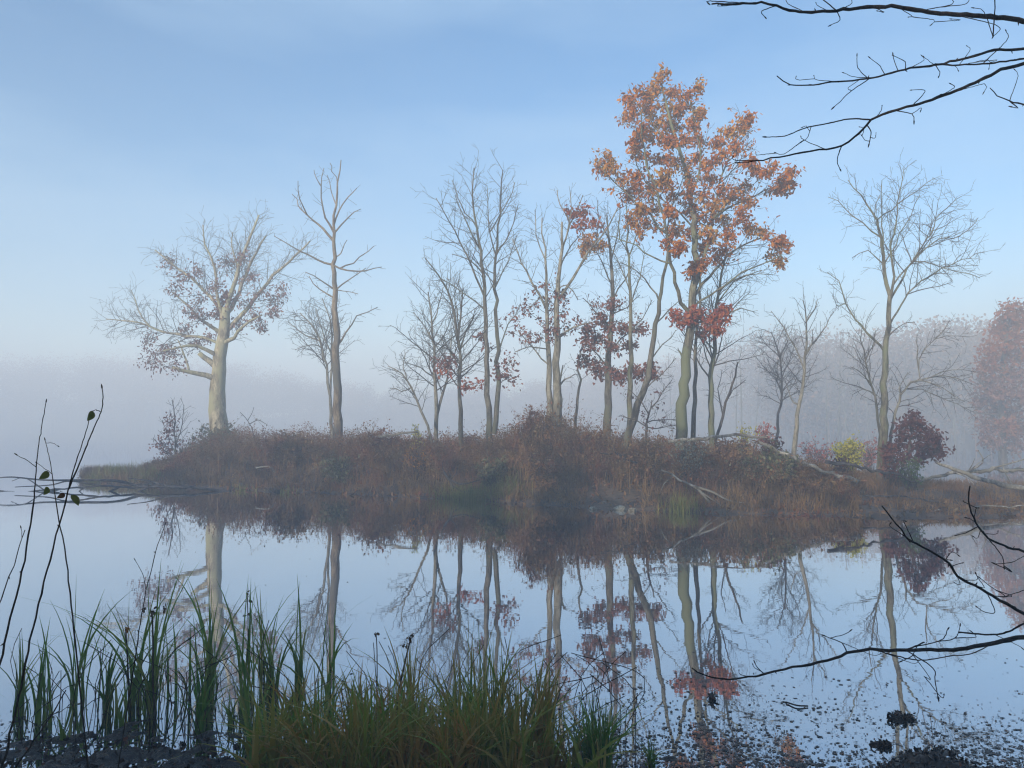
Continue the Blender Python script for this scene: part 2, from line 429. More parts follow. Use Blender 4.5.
    def build(s, name, label, cat, mat, twigmat=None, group=None, tsides=9, trunk='trunk', crown='crown', root=True):
        if root: s.root()
        else: s.base = s.lines[0][0][0]
        e = thing(name, s.base, label, cat, group)
        tb, cb = MB(), MB()
        for P, r, lv in s.lines:
            if lv == 0: tb.tube(P, r, tsides)
            elif lv == 1: tb.tube(P, r, 6)
            elif lv == 2: cb.tube(P, r, 4, cap=False)
            else: cb.tube(P, r, 3, cap=False)
        tb.build(trunk, M[mat], e, s.base)
        if cb.n: cb.build(crown, M[twigmat or 'twig'], e, s.base)
        for k, lb in s.leaf.items():
            if lb.n: lb.build('foliage', M[k], e, s.base, smooth=False)
        return e

# ---- the big old oak on the left
t = Tree(29.7, .35)
t.limb([(219, 430), (217, 400), (219, 370), (222, 345), (225, 322), (226, 308)], 18.5, 9)
t.limb([(217, 382), (206, 376), (190, 373), (172, 367)], 7, 3, 1, -1.0)
t.limb([(189, 372), (184, 354), (178, 340)], 2.5, 1, 1, -.5)
t.limb([(217, 366), (209, 360), (199, 353)], 7, 4.5, 1, -.3)
t.limb([(218, 352), (206, 346), (186, 345), (163, 351)], 5, 1.5, 1, -1.2)
t.limb([(221, 345), (205, 338), (186, 336), (160, 330), (140, 323), (106, 319)], 3, 1.0, 1, .8)
t.limb([(160, 330), (146, 325), (138, 308), (131, 290)], 2, .8, 1, .5)
t.limb([(227, 345), (236, 338), (243, 327), (262, 315)], 5, 1.5, 1, -.8)
t.limb([(228, 330), (241, 316), (257, 298), (274, 275), (296, 256), (310, 241)], 5.2, 1.6, 1, .6)
t.limb([(226, 315), (233, 290), (240, 265), (247, 244), (259, 215)], 5.2, 1.8, 1, -.5)
t.limb([(229, 315), (238, 300), (247, 275), (257, 252), (266, 236)], 5, 1.8, 1, .8)
t.limb([(224, 314), (210, 297), (198, 284), (176, 266), (155, 250)], 3.6, 1.2, 1, .5)
t.limb([(222, 320), (216, 298), (214, 268), (205, 245), (203, 225)], 3.6, 1.0, 1, -.9)
t.limb([(222, 330), (205, 322), (190, 308), (172, 292)], 4, 1.0, 1, -1.0)
t.limb([(230, 300), (238, 268), (232, 245), (233, 232)], 3, 1.0, 1, 1.0)
t.limb([(217, 345), (218, 335)], 2, 1, 1)
t.auto(4, 2.1, .31, only=list(range(4, 15)), t0=.25, up=.12, minL=.35, rk=.012)
for b in [(222, 303, 7, 13), (228, 296, 6, 10), (219, 312, 5, 9)]:
    t.clump(*b, 160, 16, 'dull_red', .12, depth=.6)
for b in [(160, 350, 16, 9), (148, 338, 10, 9), (170, 365, 15, 7), (176, 352, 14, 9), (195, 343, 14, 6), (210, 338, 12, 6), (150, 362, 8, 8), (186, 330, 9, 6),
          (178, 290, 12, 10), (200, 300, 13, 10), (185, 275, 10, 8), (205, 318, 12, 7), (198, 272, 9, 9), (190, 312, 9, 8), (213, 286, 9, 9),
          (240, 326, 12, 6), (254, 318, 9, 6), (262, 325, 6, 4), (246, 300, 12, 10), (262, 292, 12, 12), (275, 300, 8, 8), (283, 292, 5, 6), (250, 275, 9, 10), (240, 262, 9, 9), (276, 312, 6, 4), (168, 262, 7, 6), (226, 262, 9, 8)]:
    t.clump(*b, 115, 10, 'purple', .11, dz=rng.uniform(-1.2, 1.2), spread=.12, per=3)
t.build('oak_tree', 'massive pale-trunked old oak with broken limbs and sparse purplish leaves on the island', 'tree', 'oak_bark')

# ---- dead snag
t = Tree(23.5, .25)
t.limb([(338, 432), (337, 400), (336, 360), (336, 330), (335, 290), (334, 250), (334, 225), (336, 205), (338, 182), (341, 160)], 9.5, 1.0)
for pp, w in [([(333, 238), (318, 223), (303, 210), (292, 194)], 3), ([(300, 206), (297, 196), (298, 181)], 1.5), ([(334, 230), (323, 208), (321, 186), (324, 168)], 2.5),
              ([(335, 222), (343, 202), (352, 192), (357, 188)], 2), ([(336, 230), (349, 216), (361, 209)], 2), ([(334, 264), (318, 259), (300, 250), (274, 236)], 2.4),
              ([(335, 263), (349, 270), (368, 270), (382, 267)], 2.4), ([(337, 268), (353, 262), (374, 246)], 1.8), ([(335, 292), (322, 282), (305, 272)], 2),
              ([(337, 347), (346, 333), (358, 316), (378, 307)], 2.4), ([(336, 288), (349, 279), (366, 268)], 1.8), ([(334, 302), (320, 290), (309, 276)], 1.8),
              ([(335, 200), (330, 185), (327, 175)], 1.4), ([(321, 190), (316, 178), (314, 170)], 1.1), ([(336, 294), (345, 292), (358, 294)], 1.2), ([(339, 182), (333, 172), (330, 163)], 1),
              ([(336, 262), (343, 250), (347, 240)], 1.3)]:
    t.limb(pp, w, .7, 1, rng.uniform(-.8, .8), power=.8)
t.auto(2, 1.1, .28, only=list(range(1, 18)), t0=.35, up=.1, minL=.2, ang=(30, 70), rk=.015)
t.build('dead_tree', 'tall brown dead snag with short broken limbs, bark peeling, right of the pale oak', 'tree', 'snag_bark', 'dark_bark')

t = Tree(27)
t.limb([(332, 432), (330, 395), (326, 365), (320, 342), (312, 325), (300, 313)], 3.6, 1)
t.limb([(330, 390), (332, 350), (330, 320), (322, 298)], 2.6, 1, 1, .5)
t.limb([(324, 350), (312, 345), (295, 350)], 1.5, .7, 1, -.5); t.limb([(320, 340), (305, 335), (288, 322)], 1.5, .7, 1, .5)
t.limb([(331, 350), (322, 330), (316, 308)], 1.5, .7, 1, -.4)
t.auto(4, 2.3, .42, t0=.45, up=.05, minL=.25)
t.build('sapling', 'thin grey sapling leaning left just behind the brown dead snag', 'tree', 'pale_bark')

# ---- reddish little tree at the left tip
t = Tree(26.5)
t.limb([(178, 468), (176, 440), (174, 415), (172, 400)], 1.8, .8)
t.limb([(177, 455), (168, 435), (162, 420)], 1.2, .6, 1, .3); t.limb([(177, 450), (182, 425), (184, 405)], 1.2, .6, 1, -.3); t.limb([(178, 460), (165, 450), (153, 438)], 1.2, .6, 1, 0)
t.auto(3, 1.6, .4, t0=.2, up=.3, minL=.2)
for b in [(160, 445, 7, 6), (170, 420, 6, 5), (165, 452, 10, 6), (178, 444, 10, 8), (172, 430, 7, 5), (160, 462, 9, 5)]: t.clump(*b, 70, 6, 'dull_red', .1, spread=.1, per=3)
t.build('small_tree', 'wispy little reddish tree at the left end of the island', 'tree', 'dark_bark')

# ---- slender bare trees, middle left
t = Tree(22)
t.limb([(436, 437), (436, 400), (435, 365), (433, 335), (431, 312), (428, 292)], 4.5, 1)
t.limb([(438, 430), (442, 405), (447, 380), (450, 360), (452, 335)], 3.5, 1, 1, .5)
t.limb([(435, 345), (424, 325), (413, 312)], 1.5, .6, 1, -.6); t.limb([(434, 325), (440, 305), (443, 288)], 1.5, .6, 1, .5)
t.limb([(436, 380), (420, 368), (404, 362)], 1.5, .6, 1, -.6)
t.auto(4, 2.0, .42, t0=.3, up=.12, minL=.22)
t.leaf_on_twigs('dull_red', 40, [(445, 365, 12, 12)])
t.build('bare_tree', 'slim bare tree with two pale stems, leftmost in the middle grove', 'tree', 'pale_bark', group='bare trees in the middle of the island')
t = Tree(21.5)
t.limb([(431, 440), (422, 412), (412, 388), (402, 374), (388, 366)], 3, .8)
t.limb([(415, 393), (402, 392), (390, 388)], 1.4, .6, 1, .5); t.limb([(409, 382), (404, 368), (406, 352)], 1.4, .6, 1, -.4)
t.auto(4, 2.2, .4, t0=.3, up=.1, minL=.2)
t.build('leaning_sapling', 'thin sapling arching far to the left at the left edge of the middle grove', 'tree', 'pale_bark')
t = Tree(21)
t.limb([(461, 436), (460, 400), (460, 365), (459, 340), (460, 318), (463, 290)], 5, 1.2)
t.limb([(459, 335), (455, 312), (448, 290), (438, 274), (425, 258)], 3, .9, 1, -.5)
t.limb([(460, 350), (467, 330), (475, 310)], 1.8, .7, 1, .6); t.limb([(460, 365), (448, 350), (440, 335)], 1.5, .6, 1, .6)
t.limb([(460, 325), (455, 300), (454, 282)], 1.5, .6, 1, .3)
t.auto(4, 2.1, .42, t0=.3, up=.12, minL=.2)
t.leaf_on_twigs('dull_red', 260, [(475, 380, 16, 9), (445, 365, 10, 10), (482, 340, 8, 8)])
for b in [(474, 383, 11, 4), (466, 386, 7, 3), (441, 368, 6, 5)]: t.clump(*b, 60, 6, 'redleaf', .1, spread=.08, per=4)
t.build('bare_tree', 'grey tree with a crooked upper limb and a few low red leaves', 'tree', 'bark', group='bare trees in the middle of the island')
t = Tree(20.6)
t.limb([(489, 433), (488, 395), (487, 350), (485, 310), (483, 275), (479, 240), (473, 205), (474, 168)], 6.5, 1)
t.limb([(494, 434), (497, 395), (497, 350), (496, 310), (495, 280), (497, 245), (500, 205), (503, 170)], 5.5, 1, 0, .5)
for pp, w in [([(485, 300), (472, 268), (455, 232), (436, 198)], 2.2), ([(484, 278), (470, 262), (452, 254)], 1.6), ([(482, 250), (468, 225), (455, 195)], 1.8), ([(496, 290), (508, 262), (517, 235)], 1.6),
              ([(497, 260), (510, 232), (518, 205)], 1.6), ([(496, 255), (488, 220), (487, 185)], 1.6), ([(486, 315), (465, 295), (440, 278)], 1.6), ([(497, 350), (508, 325), (520, 305)], 1.5),
              ([(479, 230), (462, 205), (452, 180)], 1.4), ([(498, 235), (508, 205), (515, 182)], 1.4)]:
    t.limb(pp, w, .7, 1, rng.uniform(-1, 1))
t.auto(4, 1.9, .36, t0=.32, up=.2, minL=.22, only=range(2, 12)); t.grow(*t.lines[0][:2], 2, 4, 1.7, .2, t0=.5, up=.2, minL=.22); t.grow(*t.lines[1][:2], 2, 4, 1.7, .2, t0=.5, up=.2, minL=.22)
t.leaf_on_twigs('dull_red', 60, [(500, 330, 40, 30)])
for b in [(510, 362, 9, 8), (500, 370, 8, 6), (512, 376, 8, 4)]: t.clump(*b, 60, 7, 'dull_red', .1, spread=.1, per=3)
t.build('bare_tree', 'tallest bare tree of the grove, two grey trunks rising side by side', 'tree', 'bark', group='bare trees in the middle of the island')

# ---- pair of stout trunks
t = Tree(20)
t.limb([(549, 424), (549, 390), (548, 350), (547, 310), (547, 275), (545, 248), (542, 218)], 7, 1)
t.limb([(556, 426), (557, 390), (557, 350), (557, 315), (559, 280), (561, 248), (562, 222)], 9.5, 2, 0, -.3)
for pp, w in [([(547, 305), (532, 280), (521, 262), (512, 238)], 2.6), ([(558, 305), (574, 278), (590, 252), (608, 228), (620, 203)], 3.2), ([(549, 370), (535, 352), (518, 330)], 1.8),
              ([(557, 338), (573, 326), (592, 322)], 2.2), ([(557, 386), (566, 378), (575, 374)], 2.4), ([(561, 250), (571, 225), (583, 195)], 1.8), ([(560, 270), (572, 245), (580, 235)], 1.6),
              ([(546, 262), (537, 235), (535, 210)], 1.4), ([(547, 300), (538, 300), (528, 310)], 1.3), ([(562, 225), (558, 205), (557, 190)], 1.4), ([(562, 235), (570, 210), (570, 190)], 1.4), ([(548, 345), (530, 345), (515, 352)], 1.4),
              ([(557, 290), (566, 285), (578, 300)], 1.4)]:
    t.limb(pp, w, .8, 1, rng.uniform(-.9, .9))
t.auto(4, 1.9, .36, t0=.3, up=.15, minL=.2, only=range(2, 15)); t.grow(*t.lines[1][:2], 2, 4, 1.4, .16, t0=.35, up=.1, minL=.2); t.grow(*t.lines[0][:2], 2, 4, 1.4, .16, t0=.35, up=.1, minL=.2)
t.leaf_on_twigs('dull_red', 700, [(535, 320, 26, 28), (565, 320, 18, 25), (550, 290, 18, 14)])
for b in [(570, 214, 9, 4), (584, 210, 7, 5), (594, 224, 10, 5), (580, 224, 7, 4)]: t.clump(*b, 130, 8, 'redleaf', .1, spread=.06)
for b in [(588, 240, 10, 5), (596, 245, 8, 5), (583, 247, 6, 5)]: t.clump(*b, 130, 8, 'ochre', .1, spread=.06)
t.build('oak_tree', 'double-trunked oak with a lone tuft of orange leaves high on its right', 'tree', 'pale_bark')

for px, pts, lab in [(575, [(575, 428), (577, 400), (579, 380), (578, 362), (583, 345)], 'thin grey stem in the fog right of the double-trunked oak'),
                     (561, [(561, 424), (561, 400), (560, 382), (563, 365)], 'short spindly stem hard against the double-trunked oak')]:
    t = Tree(23.5 if px == 575 else 22.5); t.limb(pts, 3.4, 1.2); t.auto(3, 1.5, .3, t0=.5); t.build('thin_tree', lab, 'tree', 'bark')

# ---- dark red-leaved tree
t = Tree(20.8)
t.limb([(607, 432), (608, 395), (609, 355), (611, 315), (612, 285), (610, 250), (607, 215)], 8.5, 1.2)
for pp, w in [([(609, 370), (598, 355), (585, 345)], 2), ([(609, 350), (622, 336), (640, 328)], 1.8), ([(610, 325), (596, 310), (583, 298)], 1.8), ([(611, 300), (624, 280), (634, 262)], 1.6), ([(610, 385), (622, 375), (640, 372)], 1.6),
              ([(611, 280), (600, 258), (592, 240)], 1.6), ([(611, 262), (618, 235), (620, 205)], 1.5), ([(608, 240), (600, 220), (598, 200)], 1.4), ([(612, 310), (628, 305), (640, 295)], 1.4)]:
    t.limb(pp, w, .7, 1, rng.uniform(-.9, .9))
t.auto(4, 2.0, .34, t0=.3, up=.15, minL=.2, only=range(1, 10)); t.grow(*t.lines[0][:2], 2, 4, 2, .15, t0=.45, up=.15, minL=.2)
for b in [(590, 345, 8, 6), (598, 336, 9, 5), (585, 360, 9, 7), (600, 362, 10, 7), (594, 372, 8, 5), (612, 345, 8, 6), (608, 325, 9, 5), (622, 328, 9, 4), (640, 328, 8, 4), (632, 344, 9, 3),
          (598, 318, 9, 5), (615, 370, 9, 6), (628, 368, 8, 6), (640, 372, 9, 5), (650, 368, 7, 4), (622, 378, 9, 3), (612, 305, 10, 5), (588, 330, 6, 4), (655, 374, 6, 3)]:
    t.clump(*b, 130, 8, 'dull_red' if b[0] < 604 else 'redleaf' if b[1] > 360 and rng.uniform() < .3 else 'dull_red', .105, dz=rng.uniform(-.6, .6), spread=.07, per=4)
t.leaf_on_twigs('dull_red', 300, [(610, 320, 35, 30)])
t.build('oak_tree', 'grey oak holding shelves of dark red leaves halfway up, left of the orange tree', 'tree', 'bark')

t = Tree(19.2)
t.limb([(629, 433), (630, 400), (631, 360), (630, 320), (630, 280), (628, 245), (626, 205)], 6, 1)
for pp, w in [([(630, 300), (640, 275), (645, 250)], 1.5), ([(630, 290), (620, 265), (612, 250)], 1.4), ([(629, 255), (638, 230), (640, 210)], 1.3), ([(629, 262), (620, 240), (618, 220)], 1.2), ([(630, 330), (642, 318), (652, 300)], 1.3)]:
    t.limb(pp, w, .6, 1, rng.uniform(-.7, .7))
t.auto(4, 2.0, .34, t0=.3, up=.2, minL=.2, only=range(1, 6)); t.grow(*t.lines[0][:2], 2, 4, 1.6, .14, t0=.5, up=.15, minL=.2)
t.build('bare_tree', 'straight slender bare tree with a yellowish mossy trunk, crossed by the leaning one', 'tree', 'mossy', group='bare trees in the middle of the island')
t = Tree(18.9)
t.limb([(627, 440), (634, 418), (643, 392), (650, 362), (656, 325), (661, 292), (667, 262), (668, 240)], 8, 2)
for pp, w in [([(660, 297), (650, 285), (638, 270), (620, 262)], 2), ([(655, 330), (668, 312), (680, 300)], 1.6), ([(650, 362), (664, 345), (676, 330)], 1.5), ([(643, 392), (660, 375), (676, 358)], 1.3)]:
    t.limb(pp, w, .6, 1, rng.uniform(-.6, .6))
t.auto(4, 1.7, .34, t0=.3, up=.1, minL=.2, only=range(1, 5))
t.build('leaning_tree', 'bare trunk slanting up to the right, just left of the orange-leaved oak', 'tree', 'bark')

# ---- the orange oak
t = Tree(18.5, .22)
t.limb([(681, 442), (682, 415), (684, 385), (687, 350), (691, 318), (694, 290), (695, 262), (694, 228), (690, 190), (680, 150), (668, 112), (662, 85)], 12, 1.5, power=.9)
for pp, w in [([(690, 318), (680, 300), (672, 272), (666, 235), (658, 195), (645, 155), (640, 105)], 4.5), ([(694, 292), (704, 262), (712, 225), (720, 185), (732, 150), (745, 125)], 4.5),
              ([(696, 295), (716, 268), (738, 248), (765, 238), (782, 245)], 3.6), ([(695, 305), (718, 290), (742, 272), (768, 262), (782, 255)], 2.4), ([(695, 240), (718, 215), (745, 200), (785, 182)], 3),
              ([(667, 240), (645, 212), (622, 190), (600, 166)], 2.6), ([(670, 262), (652, 256), (636, 246), (612, 236)], 2), ([(691, 195), (700, 165), (697, 130), (690, 100)], 2.4),
              ([(682, 155), (665, 140), (650, 120), (635, 110)], 2), ([(694, 225), (672, 205), (648, 192), (628, 190)], 2.2), ([(715, 215), (735, 195), (755, 172)], 2), ([(688, 330), (680, 322), (674, 318)], 2),
              ([(690, 325), (704, 318), (722, 315)], 2), ([(658, 195), (640, 175), (630, 150)], 1.8), ([(686, 360), (680, 352), (678, 348)], 2.5)]:
    t.limb(pp, w, .8, 1, rng.uniform(-1.2, 1.2), power=.8)
t.auto(4, 1.5, .3, t0=.35, up=.15, minL=.18, only=range(1, 14))
OR = [(662, 76, 8, 8), (655, 92, 12, 9), (672, 90, 9, 8), (640, 92, 8, 7), (628, 98, 6, 7), (648, 106, 12, 9), (668, 108, 13, 9), (688, 92, 7, 8), (700, 88, 5, 4), (684, 108, 10, 9), (632, 112, 8, 7), (624, 118, 4, 5),
      (655, 124, 13, 9), (675, 124, 11, 8), (692, 125, 8, 7), (640, 128, 8, 6), (700, 112, 5, 7), (648, 138, 12, 7), (668, 142, 12, 9), (634, 142, 6, 5), (700, 140, 5, 7), (686, 140, 8, 7),
      (640, 152, 10, 6), (658, 156, 12, 7), (676, 160, 11, 7), (605, 158, 8, 6), (597, 168, 7, 5), (612, 166, 6, 6), (622, 180, 8, 6), (634, 174, 8, 6), (695, 155, 9, 6), (690, 172, 11, 7), (706, 165, 8, 6),
      (718, 142, 6, 7), (728, 132, 7, 7), (742, 126, 7, 7), (750, 118, 5, 4), (736, 142, 7, 6), (722, 156, 6, 6), (712, 178, 10, 7), (668, 178, 10, 6), (652, 186, 9, 6), (638, 190, 10, 6),
      (628, 196, 7, 6), (672, 192, 10, 7), (690, 190, 11, 7), (706, 194, 10, 6), (722, 190, 9, 5), (758, 168, 7, 5), (750, 162, 5, 4), (775, 165, 4, 4), (785, 176, 8, 7), (794, 170, 5, 4), (778, 188, 7, 6), (792, 186, 5, 5),
      (640, 208, 10, 7), (655, 206, 9, 7), (632, 218, 7, 6), (648, 222, 9, 5), (745, 188, 7, 4), (732, 198, 12, 6), (716, 206, 10, 6), (748, 200, 8, 5), (670, 212, 8, 5), (690, 208, 8, 5), (702, 218, 11, 7), (722, 218, 11, 7), (742, 214, 9, 6),
      (676, 230, 10, 6), (692, 234, 10, 6), (668, 242, 8, 5), (712, 232, 12, 7), (730, 232, 11, 7), (748, 228, 10, 6), (764, 230, 9, 6), (776, 240, 8, 7), (784, 246, 6, 6), (772, 256, 7, 6), (780, 262, 4, 4), (684, 246, 10, 5),
      (704, 248, 11, 6), (718, 256, 10, 6), (702, 262, 9, 5), (690, 270, 7, 4), (726, 246, 9, 5)]
for b in OR:
    t.clump(*b, int(96 + .75 * b[2] * b[3]), 10, 'orange' if rng.uniform() < .85 else 'ochre', .1 * rng.uniform(.85, 1.15), dz=rng.uniform(-1.1, 1.1), spread=.058)
for b in [(640, 232, 4, 3), (658, 228, 4, 4)]: t.clump(*b, 40, 4, 'ochre', .1)
for b in [(676, 314, 8, 4), (688, 318, 9, 4), (700, 316, 9, 4), (712, 320, 9, 4), (724, 316, 6, 4), (706, 331, 9, 3), (718, 329, 6, 3), (694, 312, 8, 4), (725, 308, 5, 3)]:
    t.clump(*b, 130, 8, 'redleaf', .11, dz=rng.uniform(-.6, .6), spread=.06)
t.leaf_on_twigs('orange', 1300, [(690, 170, 100, 100)], size=.095)
t.build('oak_tree', 'tall oak in bright orange leaf, a red shelf of leaves low on its trunk', 'tree', 'mossy')

t = Tree(19.4)
t.limb([(693, 438), (694, 400), (695, 360), (697, 320), (700, 290), (704, 262)], 5, 1.5); t.auto(4, 1.2, .2, t0=.4)
t.build('thin_tree', 'thin straight bare trunk directly right of the orange oak trunk', 'tree', 'bark')
t = Tree(20)
t.limb([(712, 438), (711, 400), (712, 365), (714, 335), (717, 305), (722, 275), (728, 250)], 6.5, 1.5)
for pp in [[(714, 335), (730, 312), (750, 292)], [(717, 305), (735, 282), (762, 270)], [(713, 350), (700, 335), (696, 320)], [(720, 290), (745, 275), (775, 275)], [(715, 325), (740, 310), (755, 312)]]:
    t.limb(pp, 1.6, .6, 1, rng.uniform(-.6, .8))
t.auto(4, 1.9, .36, t0=.3, up=.05, minL=.2)
t.build('bare_tree', 'pale bare tree with twigs fanning out right beneath the orange crown', 'tree', 'mossy', group='bare trees in the middle of the island')
t = Tree(20.6)
t.limb([(716, 438), (722, 415), (729, 392), (735, 376), (738, 362)], 3.2, 1.4)
t.limb([(722, 415), (718, 390), (722, 370)], 1.4, .6, 1, .4); t.limb([(727, 400), (735, 388), (745, 380)], 1, .5, 1, .4)
t.auto(4, 1.6, .3, t0=.3)
t.build('leaning_sapling', 'short dark sapling tilting right, between the orange oak and the foggy gap', 'tree', 'dark_bark')
t = Tree(18.6)
t.limb([(646, 440), (646, 428), (648, 415), (652, 400)], 3, 1)
for pp in [[(646, 428), (634, 420), (620, 415)], [(647, 422), (660, 418), (678, 420)], [(648, 415), (640, 400), (628, 388)], [(650, 405), (662, 392), (672, 380)], [(646, 430), (660, 430), (676, 425)]]:
    t.limb(pp, 1.4, .6, 1, rng.uniform(-.5, .5))
t.auto(4, 2.4, .4, t0=.2, minL=.15)
t.leaf_on_twigs('maroon', 60, [(646, 410, 30, 25)])
t.build('small_tree', 'low scrubby tree with wide level twigs at the foot of the leaning trunk', 'tree', 'dark_bark')

# ---- right of the gap
t = Tree(25.5)
t.limb([(776, 440), (779, 415), (782, 392), (781, 368), (777, 348), (771, 332)], 3.2, .9)
for pp in [[(781, 385), (768, 372), (757, 366)], [(782, 375), (792, 355), (796, 338)], [(779, 355), (768, 345), (760, 335)], [(781, 395), (790, 385), (800, 380)], [(779, 405), (768, 398), (757, 395)], [(780, 360), (786, 342), (785, 325)]]:
    t.limb(pp, 1.1, .5, 1, rng.uniform(-.5, .5))
t.auto(4, 2.6, .42, t0=.3, up=.05, minL=.2)
t.build('bare_tree', 'fine-twigged round-headed bare tree fading in fog right of the gap', 'tree', 'dark_bark', group='bare trees right of the gap')
t = Tree(22)
t.limb([(794, 450), (797, 425), (801, 395), (804, 370), (806, 345), (807, 320), (803, 300)], 5, .9)
for pp in [[(804, 372), (796, 348), (784, 328), (771, 311)], [(806, 355), (816, 340), (826, 325), (834, 312)], [(807, 325), (814, 310), (817, 300)], [(799, 410), (790, 398), (785, 380)], [(805, 362), (811, 345), (812, 330)]]:
    t.limb(pp, 1.8, .6, 1, rng.uniform(-.5, .5))
t.auto(3, 1.6, .3, t0=.3, up=.15, minL=.2)
t.build('bare_tree', 'white-stemmed bare tree with forked open top, second right of the gap', 'tree', 'pale_bark', group='bare trees right of the gap')

t = Tree(18.7, .22)
t.limb([(882, 449), (884, 415), (884, 385), (885, 352), (888, 328), (890, 306), (886, 284), (882, 255), (879, 228), (868, 203), (848, 180)], 8.5, .8, power=.85)
for pp, w in [([(884, 352), (872, 338), (860, 326), (846, 302), (838, 280), (827, 272)], 3), ([(890, 308), (895, 278), (892, 245), (898, 212), (904, 168)], 3), ([(891, 302), (904, 275), (922, 246), (947, 208), (962, 196)], 2.6),
              ([(889, 326), (905, 298), (928, 276), (955, 262), (985, 252)], 2.2), ([(893, 290), (915, 264), (945, 268), (980, 278)], 1.8), ([(880, 235), (862, 222), (845, 207), (828, 197)], 1.8), ([(884, 270), (868, 252), (852, 258)], 1.4),
              ([(893, 250), (885, 215), (882, 180)], 1.6), ([(896, 215), (915, 195), (935, 178)], 1.4), ([(910, 265), (930, 245), (960, 235), (978, 218)], 1.5), ([(894, 260), (908, 225), (920, 195)], 1.5), ([(845, 300), (836, 305), (832, 295)], 1),
              ([(888, 335), (900, 325), (915, 322)], 1.2), ([(882, 240), (874, 215), (880, 195)], 1.2)]:
    t.limb(pp, w, .6, 1, rng.uniform(-1, 1), power=.8)
t.auto(4, 1.9, .29, t0=.25, up=.08, minL=.2, only=range(1, 15)); t.grow(*t.lines[0][:2], 2, 4, 1.8, .12, t0=.6, up=.1, minL=.2)
t.build('bare_tree', 'large bare tree with pale trunk and wide leafless crown, right end of the island', 'tree', 'mossy')
t = Tree(19.8)
t.limb([(879, 449), (878, 420), (875, 395), (868, 372), (863, 350), (862, 328)], 3, .8)
for pp in [[(872, 382), (860, 370), (850, 368)], [(875, 400), (863, 390), (852, 395)], [(866, 362), (874, 345), (876, 330)]]: t.limb(pp, 1.2, .5, 1, rng.uniform(-.5, .5))
t.auto(4, 2, .36, t0=.3, minL=.2)
t.build('sapling', 'thin bare sapling hugging the left side of the large spreading bare tree', 'tree', 'bark')
t = Tree(20.5)
t.limb([(890, 449), (893, 425), (898, 402), (906, 388), (920, 380), (942, 376), (972, 384)], 3.2, .7)
for pp in [[(905, 390), (922, 390), (948, 400), (975, 413)], [(919, 380), (920, 360), (935, 338), (970, 337)], [(920, 365), (918, 348), (917, 335)], [(925, 385), (945, 390), (965, 402)], [(898, 402), (900, 388), (908, 372)], [(935, 378), (955, 370), (975, 372)], [(935, 340), (945, 328), (950, 320)]]:
    t.limb(pp, 1.4, .5, 1, rng.uniform(-.7, .7), power=.8)
t.auto(4, 1.8, .32, t0=.25, up=-.1, minL=.2)
t.build('arching_tree', 'low bare tree with long twigs arching over to the right beyond the dark red beech', 'tree', 'pale_bark')
t = Tree(18)
t.limb([(902, 470), (906, 455), (911, 440), (914, 425), (915, 415)], 2.6, 1)
for pp in [[(906, 455), (893, 452), (882, 455)], [(908, 448), (925, 448), (946, 452)], [(911, 440), (928, 434), (940, 432)], [(912, 432), (900, 428), (895, 425)], [(905, 458), (920, 458), (935, 457)]]:
    t.limb(pp, 1.3, .5, 1, rng.uniform(-.5, .5))
for b in [(915, 416, 8, 5), (908, 424, 9, 4), (922, 426, 9, 5), (902, 434, 9, 3), (915, 436, 10, 5), (930, 436, 8, 5), (898, 446, 10, 3), (912, 447, 10, 5), (928, 449, 10, 5), (942, 452, 7, 3), (887, 453, 8, 3), (905, 458, 8, 4), (922, 457, 9, 3), (938, 440, 5, 4)]:
    t.clump(*b, 150, 8, 'maroon', .095, dz=rng.uniform(-.4, .4), spread=.055, per=4)
t.build('beech_sapling', 'bushy dark maroon beech beside the foot of the large bare tree', 'tree', 'dark_bark')

# ---- far right tree in the fog
t = Tree(38, .5)
t.limb([(1003, 460), (1003, 430), (1002, 400), (1003, 370), (1006, 340), (1012, 312)], 8, 1.5)
for pp in [[(1003, 400), (988, 388), (978, 380)], [(1003, 400), (1020, 385), (1032, 375)], [(1004, 370), (990, 358), (982, 350)], [(1005, 350), (1020, 338), (1030, 330)], [(1003, 420), (985, 415), (975, 412)], [(1003, 425), (1022, 418), (1036, 415)]]:
    t.limb(pp, 2.5, 1, 1, rng.uniform(-1, 1))
t.auto(3, 1, .35, t0=.3, minL=.5)
for b in [(1014, 308, 9, 7), (1008, 320, 12, 7), (1022, 322, 10, 10), (1000, 332, 8, 5), (1014, 338, 14, 8), (992, 348, 10, 6), (1006, 354, 13, 8), (1024, 354, 12, 9), (986, 364, 8, 6), (1000, 370, 13, 8), (1018, 374, 13, 9), (988, 384, 10, 6), (1006, 390, 12, 8),
          (1024, 394, 12, 9), (982, 400, 9, 6), (996, 408, 12, 8), (1014, 412, 13, 9), (986, 422, 9, 7), (1004, 426, 12, 8), (1022, 430, 12, 9), (992, 440, 9, 6), (1010, 444, 12, 7)]:
    t.clump(*b, 260, 9, 'farred' if b[1] < 372 or rng.uniform() < .3 else 'purple', .2, dz=rng.uniform(-1.5, 1.5), spread=.22, per=4)
t.build('maple_tree', 'broad red-brown leafy tree half lost in fog at the right edge', 'tree', 'dark_bark')

